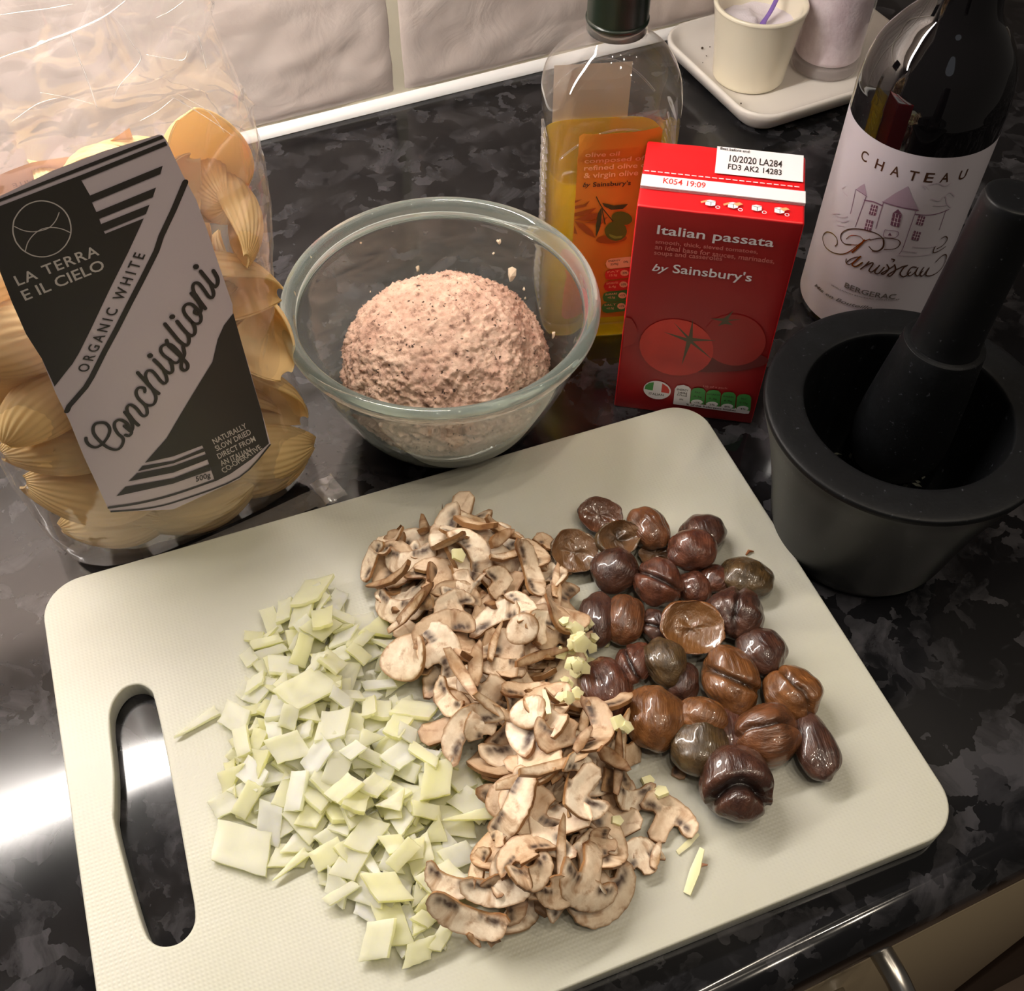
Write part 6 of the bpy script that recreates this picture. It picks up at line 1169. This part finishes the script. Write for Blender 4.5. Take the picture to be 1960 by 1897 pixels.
def chestmesh(seed, kind):
    r = random.Random(seed); bm = bmesh.new(); bmesh.ops.create_icosphere(bm, subdivisions=5, radius=1); off = Vector((r.uniform(0, 50), r.uniform(0, 50), 0)); cols = {}
    k = r.choice((9, 11, 13)); 
    for i, vt in enumerate(bm.verts):
        p = vt.co.copy(); d = 1+.15*mnoise.noise(p*1.2+off)+.045*mnoise.noise(p*2.6+off)
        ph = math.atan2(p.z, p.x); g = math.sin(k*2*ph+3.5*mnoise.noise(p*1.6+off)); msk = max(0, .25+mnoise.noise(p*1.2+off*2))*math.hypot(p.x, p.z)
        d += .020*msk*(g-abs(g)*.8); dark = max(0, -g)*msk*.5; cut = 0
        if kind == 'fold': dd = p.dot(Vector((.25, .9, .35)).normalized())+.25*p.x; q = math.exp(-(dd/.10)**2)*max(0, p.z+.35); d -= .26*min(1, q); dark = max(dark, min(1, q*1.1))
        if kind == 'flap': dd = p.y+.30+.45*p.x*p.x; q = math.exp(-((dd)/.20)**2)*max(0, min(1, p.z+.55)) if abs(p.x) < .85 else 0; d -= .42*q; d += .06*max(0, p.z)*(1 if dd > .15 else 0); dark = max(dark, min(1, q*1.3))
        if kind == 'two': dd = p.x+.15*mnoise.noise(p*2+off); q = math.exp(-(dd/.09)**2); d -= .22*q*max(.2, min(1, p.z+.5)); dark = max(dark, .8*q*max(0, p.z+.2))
        p = p*d
        if kind in ('half', 'hollow'):
            nn = Vector((.1, -.35, .93)).normalized(); t = p.dot(nn); c0 = .12 if kind == 'half' else .30
            if t > c0:
                rad = (p-nn*t).length; lim = math.sqrt(max(.05, 1-c0*c0))*(1+.16*mnoise.noise(ring_dir(p, nn)*1.7+off)); f = min(1, rad/lim); dep = (.28 if kind == 'half' else .75)*(1-f**2.2); new_t = c0-dep+.05*mnoise.noise(p*2.5+off)*(1-f)
                ring = (p-nn*t); ring = ring.normalized()*min(rad*1.0, lim) if rad > 1e-5 else ring
                s_ = min(1, (t-c0)/.45); # spread the cap onto the hollow face
                rr2 = lim*(1-((t-c0)/(d-c0+1e-6)))**.5 if d > c0 else rad
                rr2 = lim*math.sqrt(max(0, min(1, 1-(t-c0)/max(1e-3, d*1.0-c0)))); f = min(1, rr2/lim); dep = (.34 if kind == 'half' else .62)*(1-f**2.6)*(1+.6*mnoise.noise(ring_dir(p, nn)*1.2+off*2))
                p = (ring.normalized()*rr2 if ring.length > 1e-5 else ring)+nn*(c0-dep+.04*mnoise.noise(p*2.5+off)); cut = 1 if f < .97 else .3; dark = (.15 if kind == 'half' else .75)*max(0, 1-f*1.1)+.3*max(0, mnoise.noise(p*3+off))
        vt.co = p; cols[vt.index] = (cut, min(1, dark))
    bm.verts.index_update(); me = bpy.data.meshes.new('chestnut'); bm.to_mesh(me); bm.free()
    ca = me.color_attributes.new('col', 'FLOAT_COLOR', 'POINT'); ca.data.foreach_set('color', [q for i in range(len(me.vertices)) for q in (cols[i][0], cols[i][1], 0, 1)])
    me.polygons.foreach_set('use_smooth', [True]*len(me.polygons)); return me
c5 = lambda x, y: (1040+x/2.79, 920+y/2.79)
# x, y, rx, ry (crop units), kind, colour, image rotation, raise (mm), label
CH = [(305, 182, 112, 88, 'half', 'dark', -20, 0, 'cut open chestnut half furthest back on the board'),
 (560, 262, 100, 118, 'whole', 'brown', 30, 0, 'light brown wrinkled chestnut behind the hollow half'),
 (165, 378, 118, 108, 'half', 'olive', 10, 0, 'cut chestnut half lying beside the rear mushrooms'),
 (405, 305, 112, 88, 'hollow', 'olive', 20, 5, 'hollow chestnut half propped on the purple one'),
 (380, 482, 118, 118, 'whole', 'dark', -20, 0, 'round dark purple chestnut next to the rear mushrooms'),
 (850, 285, 118, 100, 'whole', 'dark', 10, 0, 'dark chestnut half hidden at the rear right of the group'),
 (795, 368, 118, 104, 'whole', 'red', 0, 5, 'reddish smooth chestnut in front of the rear right dark one'),
 (600, 392, 88, 55, 'half', 'olive', 5, 0, 'flattened olive edged chestnut behind the folded red one'),
 (618, 545, 118, 116, 'fold', 'red', 0, 2, 'reddish chestnut with a short slit in its front'),
 (805, 572, 84, 82, 'whole', 'red', 10, 0, 'small ridged chestnut right of the slit one'),
 (912, 528, 80, 72, 'whole', 'red', -30, 0, 'small brown chestnut touching the ridged one and the olive one'),
 (1085, 518, 132, 92, 'whole', 'olive', -15, 0, 'oval olive brown chestnut at the far right rear'),
 (1025, 705, 138, 116, 'two', 'dark', -10, 2, 'dark red lobed chestnut in front of the olive oval one'),
 (288, 745, 92, 130, 'whole', 'dark', 0, 0, 'dark chestnut half of the pair beside the garlic, left one'),
 (435, 745, 96, 124, 'whole', 'brown', -10, 0, 'brown chestnut of the pair beside the garlic, right one'),
 (610, 785, 76, 96, 'fold', 'dark', 20, 0, 'wet dark chestnut tucked under the caramel cut one'),
 (800, 785, 150, 120, 'half', 'amber', -10, 6, 'caramel coloured cut chestnut resting on top of the group'),
 (1165, 920, 118, 110, 'whole', 'dark', 20, 0, 'purplish chestnut with a pale spot on the right side'),
 (482, 985, 84, 118, 'fold', 'red', -30, 0, 'narrow folded chestnut left of the greenish one'),
 (650, 965, 96, 116, 'whole', 'olive', 10, 4, 'greenish brown chestnut in the middle of the group'),
 (735, 1075, 84, 96, 'whole', 'dark', 0, 0, 'dark chestnut under the greenish one'),
 (1000, 1062, 128, 165, 'fold', 'amber', 10, 0, 'large orange brown chestnut with a creased flat face'),
 (322, 1112, 124, 142, 'whole', 'red', 10, 0, 'large glossy reddish chestnut below the garlic'),
 (1330, 1140, 136, 122, 'two', 'amber', 30, 0, 'amber chestnut with a purple black hollow, far right'),
 (597, 1270, 136, 140, 'whole', 'amber', 0, 0, 'smooth round orange brown chestnut'),
 (850, 1262, 112, 84, 'whole', 'amber', -15, 7, 'orange cap of chestnut on top of the dark olive one'),
 (832, 1420, 132, 122, 'whole', 'olive', 0, 0, 'dark olive chestnut under the orange cap'),
 (985, 1345, 74, 122, 'whole', 'red', 5, 1, 'side lobe chestnut right of the orange cap'),
 (1200, 1355, 138, 136, 'two', 'brown', -80, 0, 'brown chestnut with deep parallel ridges'),
 (1450, 1428, 94, 150, 'whole', 'dark', 10, 0, 'wrinkled dark chestnut furthest right'),
 (1030, 1622, 156, 150, 'flap', 'dark', 0, 0, 'dark hollow folded chestnut nearest the front')]
for i, (x, y, rx, ry, kind, cl, rot, up, lb) in enumerate(CH):
    px, py = c5(x, y); z0 = BZ; k_ = 2.79; s = 1/(3700*k_); RX_, RY_ = rx*s, ry*s; RZ_ = min(RX_, RY_)*.86; ze = BZ+RZ_*.93+up/1000; p = at(px, py, ze)
    ryg = RY_*1.06
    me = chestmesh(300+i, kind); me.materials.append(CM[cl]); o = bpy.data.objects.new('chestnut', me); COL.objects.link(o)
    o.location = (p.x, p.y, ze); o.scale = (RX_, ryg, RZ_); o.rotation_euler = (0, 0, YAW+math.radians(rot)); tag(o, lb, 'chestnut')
print('COUNTS onion', NO, n1, 'mushroom', NM, n2, n3, 'shells', len(PS))
